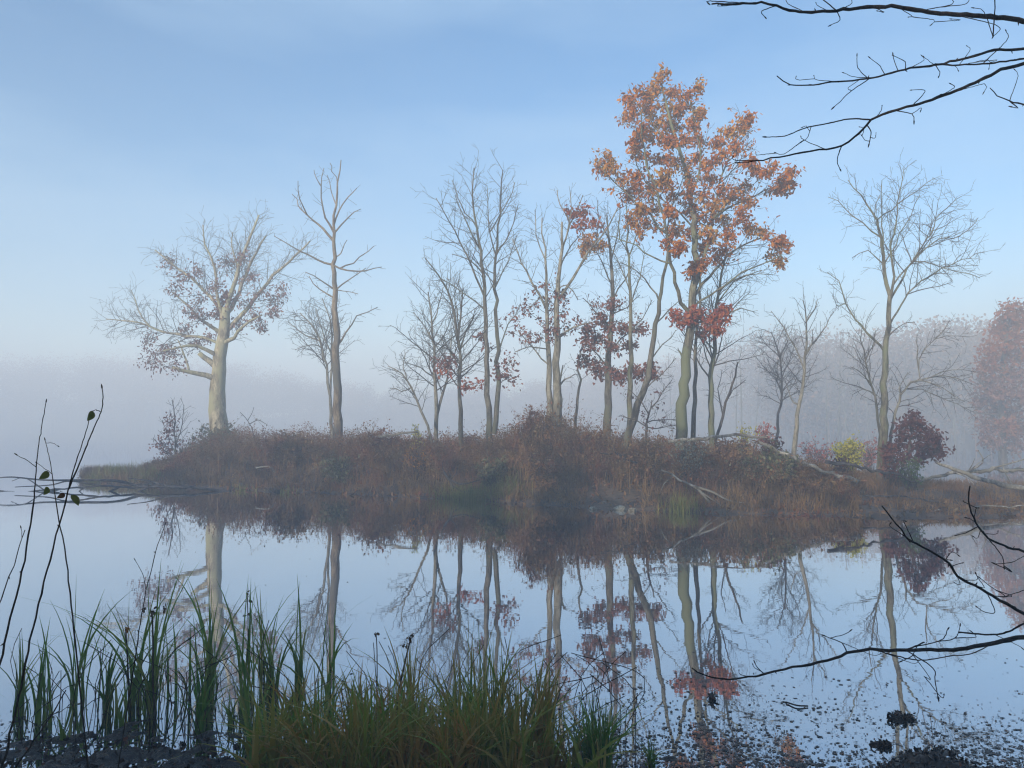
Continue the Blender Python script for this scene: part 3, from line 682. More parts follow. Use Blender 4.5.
# ---- pale trunks in the fog beyond
for k, (px, top, w) in enumerate([(742, 372, 2), (756, 380, 1.6), (827, 372, 1.6), (838, 360, 2.2), (846, 380, 1.5), (857, 366, 2), (906, 372, 1.6), (943, 378, 2), (672, 384, 1.5), (736, 388, 1.5), (955, 362, 1.8), (869, 384, 1.5)]):
    Yt = 60 + 9 * ((k * 37) % 10) / 10 + (14 if px < 700 else 6 if px < 780 else 0)
    t = Tree(Yt, .8); l = rng.normal(0, 2); w *= .8
    t.limb([(px, 440), (px + l * .3, 415), (px + l, top), (px + l * 1.4, top - 28)], w * 1.25, .6)
    t.auto(3, .55, .22, t0=.35, up=.2, minL=.6, rk=.014)
    t.build('distant_tree', 'pale straight trunk dimly visible in the fog beyond the island', 'tree', 'bark', group='pale trunks in the fog beyond the island', tsides=5)

# ---- distant woods (one mass)
mb = MB()
TOP = ([-60, 0, 120, 250, 330, 420, 520, 640, 700, 760, 860, 960, 1100], [352, 350, 350, 362, 378, 388, 380, 366, 345, 328, 326, 314, 318])
for k in range(760):
    px = rng.uniform(-140, 1170); fs = float(far_shore(np.array((px - 512) / F * 115)))
    Yt = fs + 2 + 26 * rng.uniform() ** 1.2
    X = (px - 512) / F * Yt; g = float(ground_z(np.array(X), np.array(Yt)))
    clus = .5 + .5 * nz(px * .02, k % 3, 0, 1.0) + .35 * nz(px * .07, k % 3, 5, 1.0)
    top = 1.7 + (428 - np.interp(px, *TOP) - 30 * max(0, clus * rng.uniform(.3, 1.2)) + 6) / F * Yt
    top = min(top, 16.8); h = max(3, top - g)
    P = np.array([[X, Yt, g - .2], [X + rng.normal(0, .2), Yt, g + h * .5], [X + rng.normal(0, .4), Yt, g + h * .9]])
    mb.tube(P, np.array([.05, .04, .02]) * rng.uniform(.5, 1.3), 4)
    cw = h * rng.uniform(.2, .34); n = int(rng.uniform(260, 460))
    w = rng.normal(0, 1, (n, 3)); w /= np.linalg.norm(w, axis=1)[:, None]; w *= rng.uniform(.1, 1.0, n)[:, None] ** .6
    C = np.array([X, Yt, g + h * .56]) + w * [cw * 1.25, cw, h * .46]
    leaves_into(mb, C, .32, spread=.1, wide=.7, droop=.1)
tag(mb.build('distant_woods', M['forest'], smooth=False), kind='stuff', label='foggy wooded far shore', cat='woods')

# ---- evergreen wood on the shore behind the photographer: it keeps the bank and the foreground in shade
mb = MB()
WT = lambda X: np.interp(X, [-62, -40, -30, -18, -10, -7, 26], [13.8, 13.6, 13.0, 11.3, 10.3, 9.6, 9.4]) - (1.0 * min(1, (X + 8) / 5) if X > -8 else 0)
for k in range(190):
    X = rng.uniform(-62, 26); Yt = rng.uniform(-13, -7.2)
    g = float(ground_z(np.array(X), np.array(Yt)))
    top = WT(X) - 1.7 + rng.uniform(-.9, .4) + (Yt + 8) * .25
    mb.tube([[X, Yt, g - .1], [X, Yt, top - .5]], [.2, .03], 6)
    for q in range(11):
        z = g + .8 + (top - g - .8) * q / 11; rr = (2.1 * (1 - q / 11.5)) + .2; n = 9
        a = np.arange(n) * 2 * math.pi / n + rng.uniform(0, 6); rj = rr * rng.uniform(.75, 1.15, n)
        V = np.stack([X + rj * np.cos(a), Yt + rj * np.sin(a), np.full(n, z) + rng.normal(0, .1, n)], 1)
        mb.add(np.vstack([V, [X, Yt, z + rr * .9]]), T=np.stack([np.arange(n), (np.arange(n) + 1) % n, np.full(n, n)], 1))
LC = np.array([[x_, rng.uniform(-10.5, -7.5), WT(x_) + rng.uniform(-2.6, .45)] for x_ in rng.uniform(-62, 26, 4200)])  # loose leaf cards added around the tree tops to dapple sun on the bank
leaves_into(mb, LC, .36, spread=.05, wide=.7)
tag(mb.build('evergreen_woods', M['spruce'], smooth=False), kind='stuff', label='dense evergreen wood on the near shore', cat='woods')

# ------------------------------------------------------------------ island brush
BT = ([60, 110, 150, 180, 205, 235, 262, 300, 340, 372, 400, 440, 470, 505, 520, 535, 548, 562, 585, 620, 660, 700, 740, 775, 800, 830, 880, 940, 1100],
      [490, 484, 470, 454, 436, 428, 432, 431, 433, 431, 436, 437, 435, 430, 420, 410, 408, 416, 428, 434, 440, 443, 446, 454, 461, 466, 476, 487, 493])
def brush(name, n, mat, leaves, size, hmul, sel, label, nmul=1):
    sb, lb = MB(), MB(); cnt = 0
    while cnt < n:
        j = rng.integers(0, NU); i = rng.integers(3, NV - 3)
        x = IX[i, j] + rng.normal(0, .08); y = IY[i, j] + rng.normal(0, .08); z = IZ[i, j]
        if z < .04: continue
        q = proj([x, y, z])[0]
        if q[0] < -40 or q[0] > 1070 or not sel(q[0], v[i], x, y): continue
        zt = CAMZ + (428 - np.interp(q[0], *BT)) / F * y
        h = (zt - z) * hmul * (rng.uniform(.4, 1.0) if rng.uniform() < .9 else rng.uniform(.9, 1.35)) * min(1, .35 + 3.2 * min(v[i], 1 - v[i]) + .1)
        if h < .06: h = rng.uniform(.06, .16)
        cnt += 1
        lean = rng.normal(0, .22, 2) * h
        P = np.array([[x, y, z - .03], [x + lean[0] * .4, y + lean[1] * .4, z + h * .55], [x + lean[0], y + lean[1], z + h]])
        sb.tube(P, [.007, .005, .002], 3, cap=False)
        for q_ in range(3):
            a = P[1] + (P[2] - P[1]) * rng.uniform(-.6, .9); e = a + np.array([*rng.normal(0, .16, 2), rng.uniform(.05, .28)]) * (.4 + h)
            sb.tube([a, e], [.004, .0015], 3, cap=False)
            m_ = leaves // 4
            leaves_into(lb, a + (e - a) * rng.uniform(.1, 1, (m_, 1)), size, spread=.05)
        leaves_into(lb, P[0] + (P[2] - P[0]) * rng.uniform(.15, 1, (leaves // 4, 1)), size, spread=.06)
    o = lb
    o.add(np.vstack(sb.v), np.vstack(sb.q))
    ob = o.build(name, M[mat], smooth=False)
    return tag(ob, kind='stuff', label=label, cat='brush')
brush('undergrowth', 5200, 'brush', 18, .06, .95, lambda px, v_, x, y: 145 < px < 860 and .09 < v_ < .75, 'dark rusty undergrowth covering the island bank')

def blades(mb, x, y, z, h, w, bend, n=5, az=None):
    """a tapered bent grass blade"""
    az = rng.uniform(0, 6.28) if az is None else az
    t = np.linspace(0, 1, n + 1); d = np.array([math.cos(az), math.sin(az), 0])
    P = np.stack([x + d[0] * bend * t ** 2.2, y + d[1] * bend * t ** 2.2, z + h * (t - .25 * abs(bend) / max(h, .01) * t ** 3)], 1)
    tw = rng.uniform(0, 3.14); sx = np.array([math.cos(tw), math.sin(tw), 0])
    W = w * (1 - t ** 2.5) * .5 + .0004
    V = np.empty((2 * (n + 1), 3)); V[0::2] = P - sx * W[:, None]; V[1::2] = P + sx * W[:, None]
    i = np.arange(n)[:, None] * 2
    mb.add(V, i + [0, 1, 3, 2])

mb = MB(); c = 0
while c < 30000:      # rusty marsh grass on the low right shore and along the island's foot
    j = rng.integers(0, NU); i = rng.integers(2, NV - 3); x = IX[i, j] + rng.normal(0, .1); y = IY[i, j] + rng.normal(0, .1); z = IZ[i, j]
    if z < .02: continue
    q = proj([x, y, z])[0]
    if q[0] < 60 or q[0] > 1080: continue
    if q[0] < 860 and v[i] > .38: continue
    if q[0] > 860 and nz(x, y, 3, 1.1) < -.3: continue
    if 586 < q[0] < 642 and v[i] < .12: continue
    c += 1; h = rng.uniform(.06, .34) * (1.3 if q[0] < 900 else .75)
    blades(mb, x, y, z - .02, h, .012, rng.uniform(0, 1.1) * h, 3)
tag(mb.build('marsh_grass', M['straw'], smooth=False), kind='stuff', label='rusty dead marsh grass at the waterline', cat='grass')
mb = MB(); C = []
for k in range(5000):
    j = rng.integers(0, NU); i = rng.integers(3, 14); C.append([IX[i, j] + rng.normal(0, .08), IY[i, j] + rng.normal(0, .06), max(.004, IZ[i, j] + .01)])
leaves_into(mb, np.array(C), .1, spread=.01, droop=0, wide=.5)
tag(mb.build('shore_litter', M['brush'], smooth=False), kind='stuff', label='fallen leaves and sticks along the island foot', cat='litter')
mb = MB()
for (px, py, w, n, h) in [(118, 480, 22, 700, .55), (150, 483, 18, 300, .45), (100, 481, 12, 200, .4), (475, 500, 30, 520, .5), (508, 499, 20, 260, .55), (680, 511, 17, 320, .4), (245, 490, 14, 70, .25), (290, 492, 12, 60, .22), (440, 497, 14, 60, .3)]:
    for k in range(n):
        x = (px + rng.normal(0, w * .5) - 512) / F; y0 = np.interp(x * 18, [p[0] for p in FRONT], [p[1] for p in FRONT])
        y0 = CAMZ * F / (py - 428) + rng.normal(0, .3) + .15; x = x * y0; z = isl_z(x, y0); z = max(z if z is not None else 0, 0)
        blades(mb, x, y0, z - .03, rng.uniform(.4, 1) * h, .013, rng.uniform(0, .5) * h, 4)
tag(mb.build('shore_grass', M['ygrass'], smooth=False), kind='stuff', label='yellow-green grass tufts at the island waterline', cat='grass')

def bush(px, py, rx, ry, Y, mat, label, n=900, size=.08, name='bush', twigs=40, stem='dark_bark', cat='bush', wisps=0):
    """many stems fanning from the base; py is the centre of its leafy mass"""
    m = Y / F; C = at(px, py, Y); gz = base_z(C[0], Y); base = np.array([C[0], Y, gz]); C = C.copy()
    sb, lb = MB(), MB(); Rr = np.array([rx * m, rx * m * .8, ry * m]); E = []
    for k in range(twigs):
        w = rng.normal(0, 1, 3); w /= np.linalg.norm(w); T = C + w * Rr * rng.uniform(.45, 1.05) * (1 + .25 * nz(*(w * 2), 1) * 2)
        T[2] = max(T[2], gz + .05); b0 = base + np.array([*rng.normal(0, rx * m * .25, 2), -.04])
        P = resample([b0, (b0 + T) / 2 + rng.normal(0, .05, 3), T], .15); sb.tube(P, np.linspace(.009, .0025, len(P)), 4, cap=False)
        for q in range(4):
            a = P[rng.integers(len(P) // 2, len(P))]; e = a + rng.normal(0, .13, 3) * (rx * m + .3) + [0, 0, .05]; sb.tube([a, (a + e) / 2 + rng.normal(0, .01, 3), e], [.004, .003, .0015], 3, cap=False)
            E.append(a + (e - a) * np.linspace(0, 1, 4)[:, None])
    for k in range(wisps):
        a = C + rng.normal(0, .3, 3) * Rr; e = a + np.array([rng.normal(0, .2), rng.normal(0, .15), rng.uniform(.3, .7)]) * (ry * m * 1.3)
        sb.tube(resample([a, (a + e) / 2 + rng.normal(0, .04, 3), e], .12), np.linspace(.005, .0015, len(resample([a, (a + e) / 2, e], .12))), 3, cap=False) if False else sb.tube([a, (a + e) / 2 + rng.normal(0, .03, 3), e], [.005, .003, .0012], 3, cap=False)
    E = np.vstack(E); leaves_into(lb, E[rng.integers(0, len(E), n)], size, spread=.05, droop=.1)
    e = thing(name, base, label, cat); sb.build('stems', M[stem], e, base); lb.build('foliage', M[mat], e, base, smooth=False); return e

bush(218, 436, 26, 14, 27.5, 'brush_green', 'grey-green bush wrapping the foot of the pale old oak', 1800, .1, twigs=70)
bush(196, 452, 20, 10, 26, 'brush_green', 'sprawling olive bush left of the old oak, over the pale driftwood', 900, .1)
bush(290, 445, 24, 12, 22.5, 'brush', 'dark rounded bush left of the dead snag', 1300, .09)
bush(382, 441, 22, 9, 21.5, 'brush', 'brown bush on the crest right of the dead snag', 900, .09)
bush(417, 432, 4, 8, 21.5, 'yellow', 'small upright yellow-green bush beside the pale log on the crest', 120, .08, twigs=12)
bush(340, 468, 20, 12, 20.8, 'brush_green', 'low greenish bush on the slope below the dead snag', 700, .09)
bush(420, 452, 18, 6, 20.2, 'ochre', 'low bush with scattered yellow leaves below the crest log', 130, .07, twigs=40)
bush(538, 425, 24, 18, 19.2, 'brush', 'tallest dark brown thicket rising before the double-trunked oak', 1900, .08, twigs=90, wisps=30)
bush(590, 438, 24, 12, 18.8, 'brush', 'brown bush between the double-trunked oak and the red-leaved oak', 1200, .08)
bush(492, 470, 20, 14, 18.6, 'brush_green', 'dull green bush low on the bank below the tallest bare tree', 900, .08)
bush(548, 465, 24, 16, 18, 'brush', 'purplish bush halfway down the middle of the bank', 1100, .08)
bush(645, 455, 28, 14, 17.6, 'brush', 'reddish bush on the bank left of the orange oak', 1300, .08)
bush(690, 450, 22, 9, 17.4, 'pale_leaf', 'bush of silvery leaves in front of the orange oak trunk', 420, .075, twigs=60)
bush(736, 450, 26, 10, 17.6, 'brush', 'dark bush on the bank right of the orange oak', 900, .08)
bush(770, 466, 34, 14, 16.8, 'brush_green', 'wide olive green bush low on the right half of the bank', 1500, .08, twigs=70)
bush(745, 433, 8, 4, 18.5, 'yellow', 'small pale yellow-green bush on top of the bank behind the fallen log', 160, .07, twigs=16)
bush(765, 431, 6, 9, 19.5, 'pink', 'small coral red bush on the crest at the gap', 260, .08, twigs=20)
bush(848, 449, 14, 10, 18.9, 'yellow', 'bright yellow-green bush between pink shrubs', 1500, .075, twigs=60)
bush(816, 448, 20, 9, 23, 'pink', 'hazy pink shrub left of the yellow-green bush', 360, .08, twigs=50)
bush(868, 446, 12, 9, 22.5, 'pink', 'orange-pink shrub just right of the yellow-green bush', 300, .08, twigs=40)
bush(890, 459, 9, 7, 17.6, 'dull_red', 'small russet bush at the foot of the large bare tree', 260, .08, twigs=24)
bush(910, 467, 10, 6, 17, 'green', 'low fresh green bush under the maroon beech', 380, .06, twigs=40)
bush(772, 445, 10, 7, 17.6, 'maroon', 'dark maroon bush at the head of the sloping log', 300, .08, twigs=24)
bush(842, 462, 9, 5, 17.2, 'maroon', 'small maroon bush on the sloping log below the yellow-green bush', 160, .07, twigs=18)

# ------------------------------------------------------------------ logs, driftwood, stones
def log(name, pts, w0, w1, Y, mat, label, cat='log', twigs=(), jit=.02, dY=None, sides=9, tree_on_ground=False):
    m = Y / F; n = len(pts); dY = dY or [0] * n
    P = resample([at(p[0], p[1], Y + d) for p, d in zip(pts, dY)], .12)
    P[1:-1] += rng.normal(0, jit, P[1:-1].shape); r = np.linspace(w0, w1, len(P)) * m / 2 * .75
    r = r * (1 + rng.normal(0, .07, len(r)))
    base = P[0].copy(); mb = MB(); mb.tube(P, r, sides)
    Vc = P[0]; a = mb.v[0][:sides]; mb.add(np.vstack([a, Vc]), T=np.stack([np.arange(sides), (np.arange(sides) + 1) % sides, np.full(sides, sides)], 1))
    if not twigs:
        o = mb.build(name, M[mat], None, base); return tag(o, label, cat)
    e = thing(name, base, label, cat); mb.build('trunk', M[mat], e, base)
    for tw in twigs:
        pp, a, b = tw[:3]; Q = [at(p[0], p[1], Y + (tw[3] if len(tw) > 3 else 0)) for p in pp]
        k = np.argmin(np.linalg.norm(P - Q[0], axis=1)); Q[0] = P[k]; Q = resample(Q, .08)
        tb = MB(); tb.tube(Q, np.linspace(a, b, len(Q)) * m / 2, 5); tb.build('limb', M[mat], e, base)
    return e
log('fallen_log', [(378, 436), (405, 433), (418, 432)], 4, 2.5, 21, 'drift', 'pale bare log on the crest left of the slim bare tree')
log('fallen_log', [(668, 442), (700, 438), (740, 435), (775, 441)], 4.5, 3, 17.8, 'drift', 'long pale log lying along the crest behind the orange oak', twigs=[([(740, 436), (760, 437), (776, 433)], 2, .8)])
log('fallen_log', [(758, 442), (790, 456), (825, 472), (858, 482)], 5, 5.5, 16.9, 'drift', 'grey weathered trunk sloping down the right of the bank', dY=[.6, .2, -.3, -.8])
log('fallen_log', [(826, 462), (860, 467), (900, 476), (916, 482)], 5, 2.5, 16.6, 'drift_dark', 'dark log end resting below the yellow-green bush')
log('fallen_log', [(918, 482), (950, 474), (985, 471), (1030, 469)], 4, 6, 18.2, 'drift', 'whitened log lying level across the low right shore', dY=[0, .3, .6, .9],
    twigs=[([(984, 471), (983, 462), (978, 450)], 2, .8), ([(983, 463), (988, 456), (992, 455)], 1, .5), ([(1020, 469), (1028, 458), (1034, 452)], 2, 1), ([(960, 473), (968, 478), (975, 486)], 1.6, .7)])
log('fallen_tree', [(936, 462), (965, 474), (995, 483), (1040, 492)], 4, 8, 17.4, 'drift', 'grey fallen trunk slanting down to the right edge below the beech', dY=[.2, 0, -.3, -.6],
    twigs=[([(965, 474), (972, 465), (975, 458)], 1.4, .5), ([(1000, 484), (1004, 470), (1003, 462)], 1.6, .6)])
log('dead_branch', [(661, 470), (680, 480), (700, 492), (710, 503)], 2.5, 3.5, 15.8, 'drift', 'forked dead branch sliding into the water right of the yellow-green tuft',
    twigs=[([(690, 486), (712, 492), (728, 500), (744, 503)], 3, 1.2), ([(700, 492), (716, 502), (727, 510)], 1.6, .7), ([(672, 476), (664, 484), (660, 494)], 1.4, .6)])
log('dead_branch', [(600, 453), (622, 454), (640, 455)], 1.8, 1.2, 17.5, 'drift_dark', 'thin grey stick lying level on the bank below the leaning trunk', twigs=[([(616, 454), (626, 459), (640, 464)], 2.8, 1.4)])
log('driftwood', [(205, 468), (222, 463), (238, 460), (262, 456)], 2.5, 4, 25, 'drift', 'pale driftwood branches in the olive bush below the oak',
    twigs=[([(225, 462), (238, 468), (255, 470)], 3, 1.2), ([(238, 460), (246, 448), (243, 436)], 1.5, .7), ([(215, 465), (208, 456), (205, 446)], 1.4, .6)])
log('dead_branch', [(256, 446), (252, 428), (246, 418), (240, 412)], 1.4, .7, 26, 'twig', 'bare twig poking from the bushes right of the oak', twigs=[([(251, 426), (258, 420), (266, 424)], .9, .4), ([(247, 419), (252, 413), (254, 407)], .7, .4)])
log('driftwood', [(256, 468), (268, 466), (275, 473)], 2.4, 1.5, 21.8, 'drift', 'short crooked pale stick on the slope right of the oak')
log('root_snag', [(444, 472), (450, 480), (452, 492)], 3, 4, 18.3, 'drift_dark', 'dark upturned root at the waterline left of the reedy tuft',
    twigs=[([(450, 480), (462, 484), (480, 480)], 2.4, 1), ([(446, 474), (442, 466), (444, 460)], 1.4, .6), ([(452, 488), (464, 492), (474, 490)], 1.6, .8), ([(450, 482), (456, 474), (458, 466)], 1.2, .5)])
log('driftwood', [(240, 494), (190, 487), (140, 487), (100, 486), (60, 489), (20, 492), (-14, 490)], 4, 1.4, 20.6, 'drift_dark', 'long dark waterlogged branches floating off the left tip of the island', jit=.012,
    twigs=[([(140, 487), (118, 481), (90, 480), (45, 480), (10, 477), (-16, 480)], 3, 1), ([(100, 486), (70, 481), (50, 485), (15, 487)], 2, .8), ([(120, 487), (105, 493), (85, 496), (60, 491)], 2.2, .9), ([(150, 488), (130, 495), (108, 498), (92, 492)], 2.2, .9),
           ([(60, 489), (35, 495), (12, 497), (-14, 494)], 2, .9), ([(170, 487), (150, 481), (128, 478)], 2, .8), ([(45, 480), (25, 478), (12, 481)], 1.4, .6), ([(85, 496), (70, 498), (62, 497)], 1.2, .5)])
log('dead_branch', [(860, 496), (900, 497), (940, 502), (970, 505)], 2.4, 1.4, 15.5, 'drift_dark', 'dark stick lying flat in the rusty grass of the right shore')
log('dead_branch', [(930, 513), (970, 509), (1010, 506), (1032, 505)], 2.2, 1.6, 15.0, 'drift', 'pale stick along the waterline at the right edge')
for (px, py, w, h, lab) in [(594, 503.5, 9, 3.5, 'small flat pale stone, leftmost of those at the waterline'), (621, 504, 12, 6, 'largest grey stone at the waterline, middle of the group'), (633, 505, 8, 5, 'pointed pale stone right of the largest waterline stone'), (604, 500, 8, 4, 'low dull stone set slightly above the others at the waterline')]:
    py += 4.5; Y = CAMZ * F / (py + 1 - 428); C = at(px, py, Y - .05); m = Y / F
    bpy.ops.mesh.primitive_ico_sphere_add(subdivisions=3, radius=1); o = bpy.context.object; o.name = 'stone'
    for vv in o.data.vertices:
        d = 1 + .35 * mnoise.noise(vv.co * 1.3 + Vector((px, 0, 0))) + .12 * mnoise.noise(vv.co * 4)
        vv.co = Vector((vv.co.x * w * m * .48 * d, vv.co.y * w * m * .45 * d, vv.co.z * h * m * .6 * d))
    o.data.materials.append(M['stone']); o.location = (C[0], C[1] + .1, max(.015, .6 * base_z(C[0], C[1] + .1))); tag(o, lab, 'stone', 'stones at the waterline')
    for f_ in o.data.polygons: f_.use_smooth = False

# ------------------------------------------------------------------ foreground reeds
def gp(px, py):  # point on the water plane
    a = at(px, py, 1.0); k = CAMZ / (CAMZ - a[2]); return a[0] * k, k
def reedclump(mb, px, py, n, wpx, htop, lean=.0, wd=.011, curl=.3):
    x0, y0 = gp(px, py)
    for k in range(n):
        x = x0 + rng.normal(0, wpx / F * y0 * .5); y = y0 + rng.normal(0, wpx / F * y0 * .5)
        hh = (py - htop) / F * y0 * (1.0 + .12) * rng.beta(3.2, 1.6)
        bend = abs(rng.normal(0, curl)) * hh; az = rng.uniform(0, 6.28)
        if rng.uniform() < .2: bend = hh * rng.uniform(.5, 1.0)
        blades(mb, x, y, -.03, hh, wd * rng.uniform(.5, 1.35), bend, 7, az)
mb = MB()
for (px, py, n, w, top) in [(20, 716, 42, 10, 625), (44, 722, 34, 9, 610), (58, 716, 44, 10, 585), (78, 700, 30, 9, 570), (92, 705, 60, 12, 605), (106, 712, 44, 9, 612), (122, 700, 22, 9, 570), (136, 705, 40, 10, 575), (150, 712, 60, 10, 560),
                            (166, 702, 34, 9, 590), (182, 708, 32, 10, 575), (200, 730, 30, 4, 650), (208, 705, 48, 6, 560), (214, 690, 24, 6, 565), (246, 708, 40, 10, 585), (262, 690, 30, 8, 590), (272, 695, 40, 9, 590), (286, 712, 30, 8, 600), (300, 690, 40, 8, 582),
                            (312, 700, 30, 8, 600), (328, 706, 22, 8, 592), (232, 725, 24, 5, 680), (66, 738, 24, 10, 690), (120, 725, 20, 12, 660), (176, 700, 16, 14, 610), (34, 700, 20, 12, 600), (250, 740, 26, 8, 660)]:
    if px in (58, 92, 122, 166, 182, 286, 312, 34): continue
    reedclump(mb, px, py, int(n * .55), w * .8, top, wd=.014, curl=.4)
tag(mb.build('reeds', M['reed'], smooth=False), kind='stuff', label='green reeds standing in the shallow water', cat='reeds')
mb = MB()
for k in range(52):
    px = 258 + (rng.uniform() ** .95) * 300; py = rng.uniform(742, 808); top = np.interp(px, [250, 280, 330, 380, 430, 470, 520, 560, 600], [700, 672, 668, 660, 670, 668, 660, 690, 705]) - rng.uniform(-40, 22)
    reedclump(mb, px, py, 27, 11, top + 8, wd=.0145, curl=.5)
for (px, py, n, w, top) in [(410, 745, 40, 5, 632), (402, 750, 26, 6, 650), (352, 748, 30, 8, 655), (470, 740, 40, 6, 622), (482, 748, 50, 8, 625), (500, 748, 46, 8, 632), (455, 745, 26, 8, 650), (538, 755, 54, 9, 648), (548, 745, 40, 6, 655), (520, 760, 40, 8, 660)]:
    reedclump(mb, px, py, n, w, top)
for k in range(95):
    reedclump(mb, rng.uniform(250, 600), rng.uniform(752, 800), 5, 14, rng.uniform(672, 735), wd=.021, curl=.8)
tag(mb.build('sedge_bed', M['sedge'], smooth=False), kind='stuff', label='thick bed of green and rusty sedge on the near bank', cat='grass')
for (px, py, n, w, top, lab) in [(597, 772, 170, 11, 692, 'separate tuft of green sedge right of the thick bed'), (652, 768, 34, 3.5, 728, 'tiny green sedge tuft alone in the littered shallows')]:
    mb = MB(); reedclump(mb, px, py, n, w, top, curl=.4, wd=.009); x0, y0 = gp(px, py)
    tag(mb.build('sedge_tuft', M['reed'], None, (x0, y0, 0), smooth=False), lab, 'sedge', 'lone sedge tufts')
# dark thin stalks scattered
mb = MB()
for k in range(160):
    px = rng.choice([rng.uniform(15, 330), rng.uniform(330, 640)]); py = rng.uniform(700, 752); x, y = gp(px, py); h = rng.uniform(.12, .5)
    P = np.array([[x, y, -.03], [x + rng.normal(0, .1) * h, y + rng.normal(0, .1) * h, h * .6], [x + rng.normal(0, .3) * h, y + rng.normal(0, .2) * h, h * rng.uniform(.85, 1.1)]])
    mb.tube(resample(P, .08), np.full(len(resample(P, .08)), .0022), 4)
tag(mb.build('dead_stalks', M['stem'], smooth=False), kind='stuff', label='thin dead stalks among the reeds', cat='stalks')

# seed-head plants
def stalk(pts, w0, w1, Y, label, heads, name='dead_flower_stalk', cat='plant', mat='stem', leafmat_='dead_leaf', size=.024):
    m = Y / F; P = resample([at(p[0], p[1], Y) for p in pts], .04); base = P[0]
    e = thing(name, base, label, cat); mb = MB(); mb.tube(P, np.linspace(w0, w1, len(P)) * m / 2, 6); mb.build('stem', M[mat], e, base)
    for (hx, hy, n, s) in heads:
        lb = MB(); leaves_into(lb, np.repeat(at(hx, hy, Y)[None, :], n, 0), size, spread=s * .45, wide=.6); lb.build('seed_head', M[leafmat_], e, base, smooth=False)
    return e
stalk([(155, 722), (153, 680), (153, 640), (152, 613)], 2.4, 1.6, 4.6, 'dead stalk with a drooping brown flower head among the left reeds', [(152, 612, 14, .02), (143, 611, 5, .012), (164, 608, 5, .014)])
stalk([(129, 715), (128, 670), (126, 635), (126, 629)], 2, 1.4, 4.6, 'short stalk topped by a small ochre seed head, left of the drooping one', [(126, 628, 12, .014)], leafmat_='ochre')
stalk([(396, 745), (398, 700), (405, 662), (411, 638)], 2.2, 1.5, 4.3, 'red-brown stalk with a crooked withered top in the middle of the sedge', [(410, 636, 12, .016), (405, 645, 8, .014)])
stalk([(376, 740), (377, 700), (377, 650), (376, 634)], 1.3, .9, 4.4, 'upright spindly stalk with a small dark tip left of the red-brown one', [(376, 634, 6, .010)])
stalk([(248, 700), (248, 660), (248, 620), (247, 590)], 1.4, .8, 4.8, 'thin dark flower spike standing above the reeds near the oak reflection', [(248, 600, 6, .012), (248, 615, 5, .012), (247, 592, 4, .008)])

# ------------------------------------------------------------------ near saplings on the left with a few leaves
def big_leaf(e, base, px, py, Y, L, ang, mat, name='leaf', wide=.52):
    """a curled leaf with a mid rib fold"""
    C = at(px, py, Y); n = 8; t = np.linspace(0, 1, n + 1)
    d = np.array([math.cos(ang), rng.uniform(-.25, .25), math.sin(ang)]); d = unit(d); s_ = unit(np.cross(d, [0.1, 1, 0.15])); u_ = np.cross(s_, d)
    w = L * (wide + .08) * .5 * np.sin(np.pi * t ** .8) ** .8; mid = C + d * (t * L)[:, None] + u_ * (.12 * L * np.sin(t * 3))[:, None]
    A = mid + s_ * w[:, None] + u_ * (.2 * w)[:, None]; B = mid - s_ * w[:, None] + u_ * (.2 * w)[:, None]
    V = np.vstack([A, mid, B]); i = np.arange(n)[:, None]; mb = MB()
    mb.add(V, np.vstack([i + [0, 1, n + 2, n + 1], i + [n + 1, n + 2, 2 * n + 3, 2 * n + 2]])); mb.build(name, M[mat], e, base)
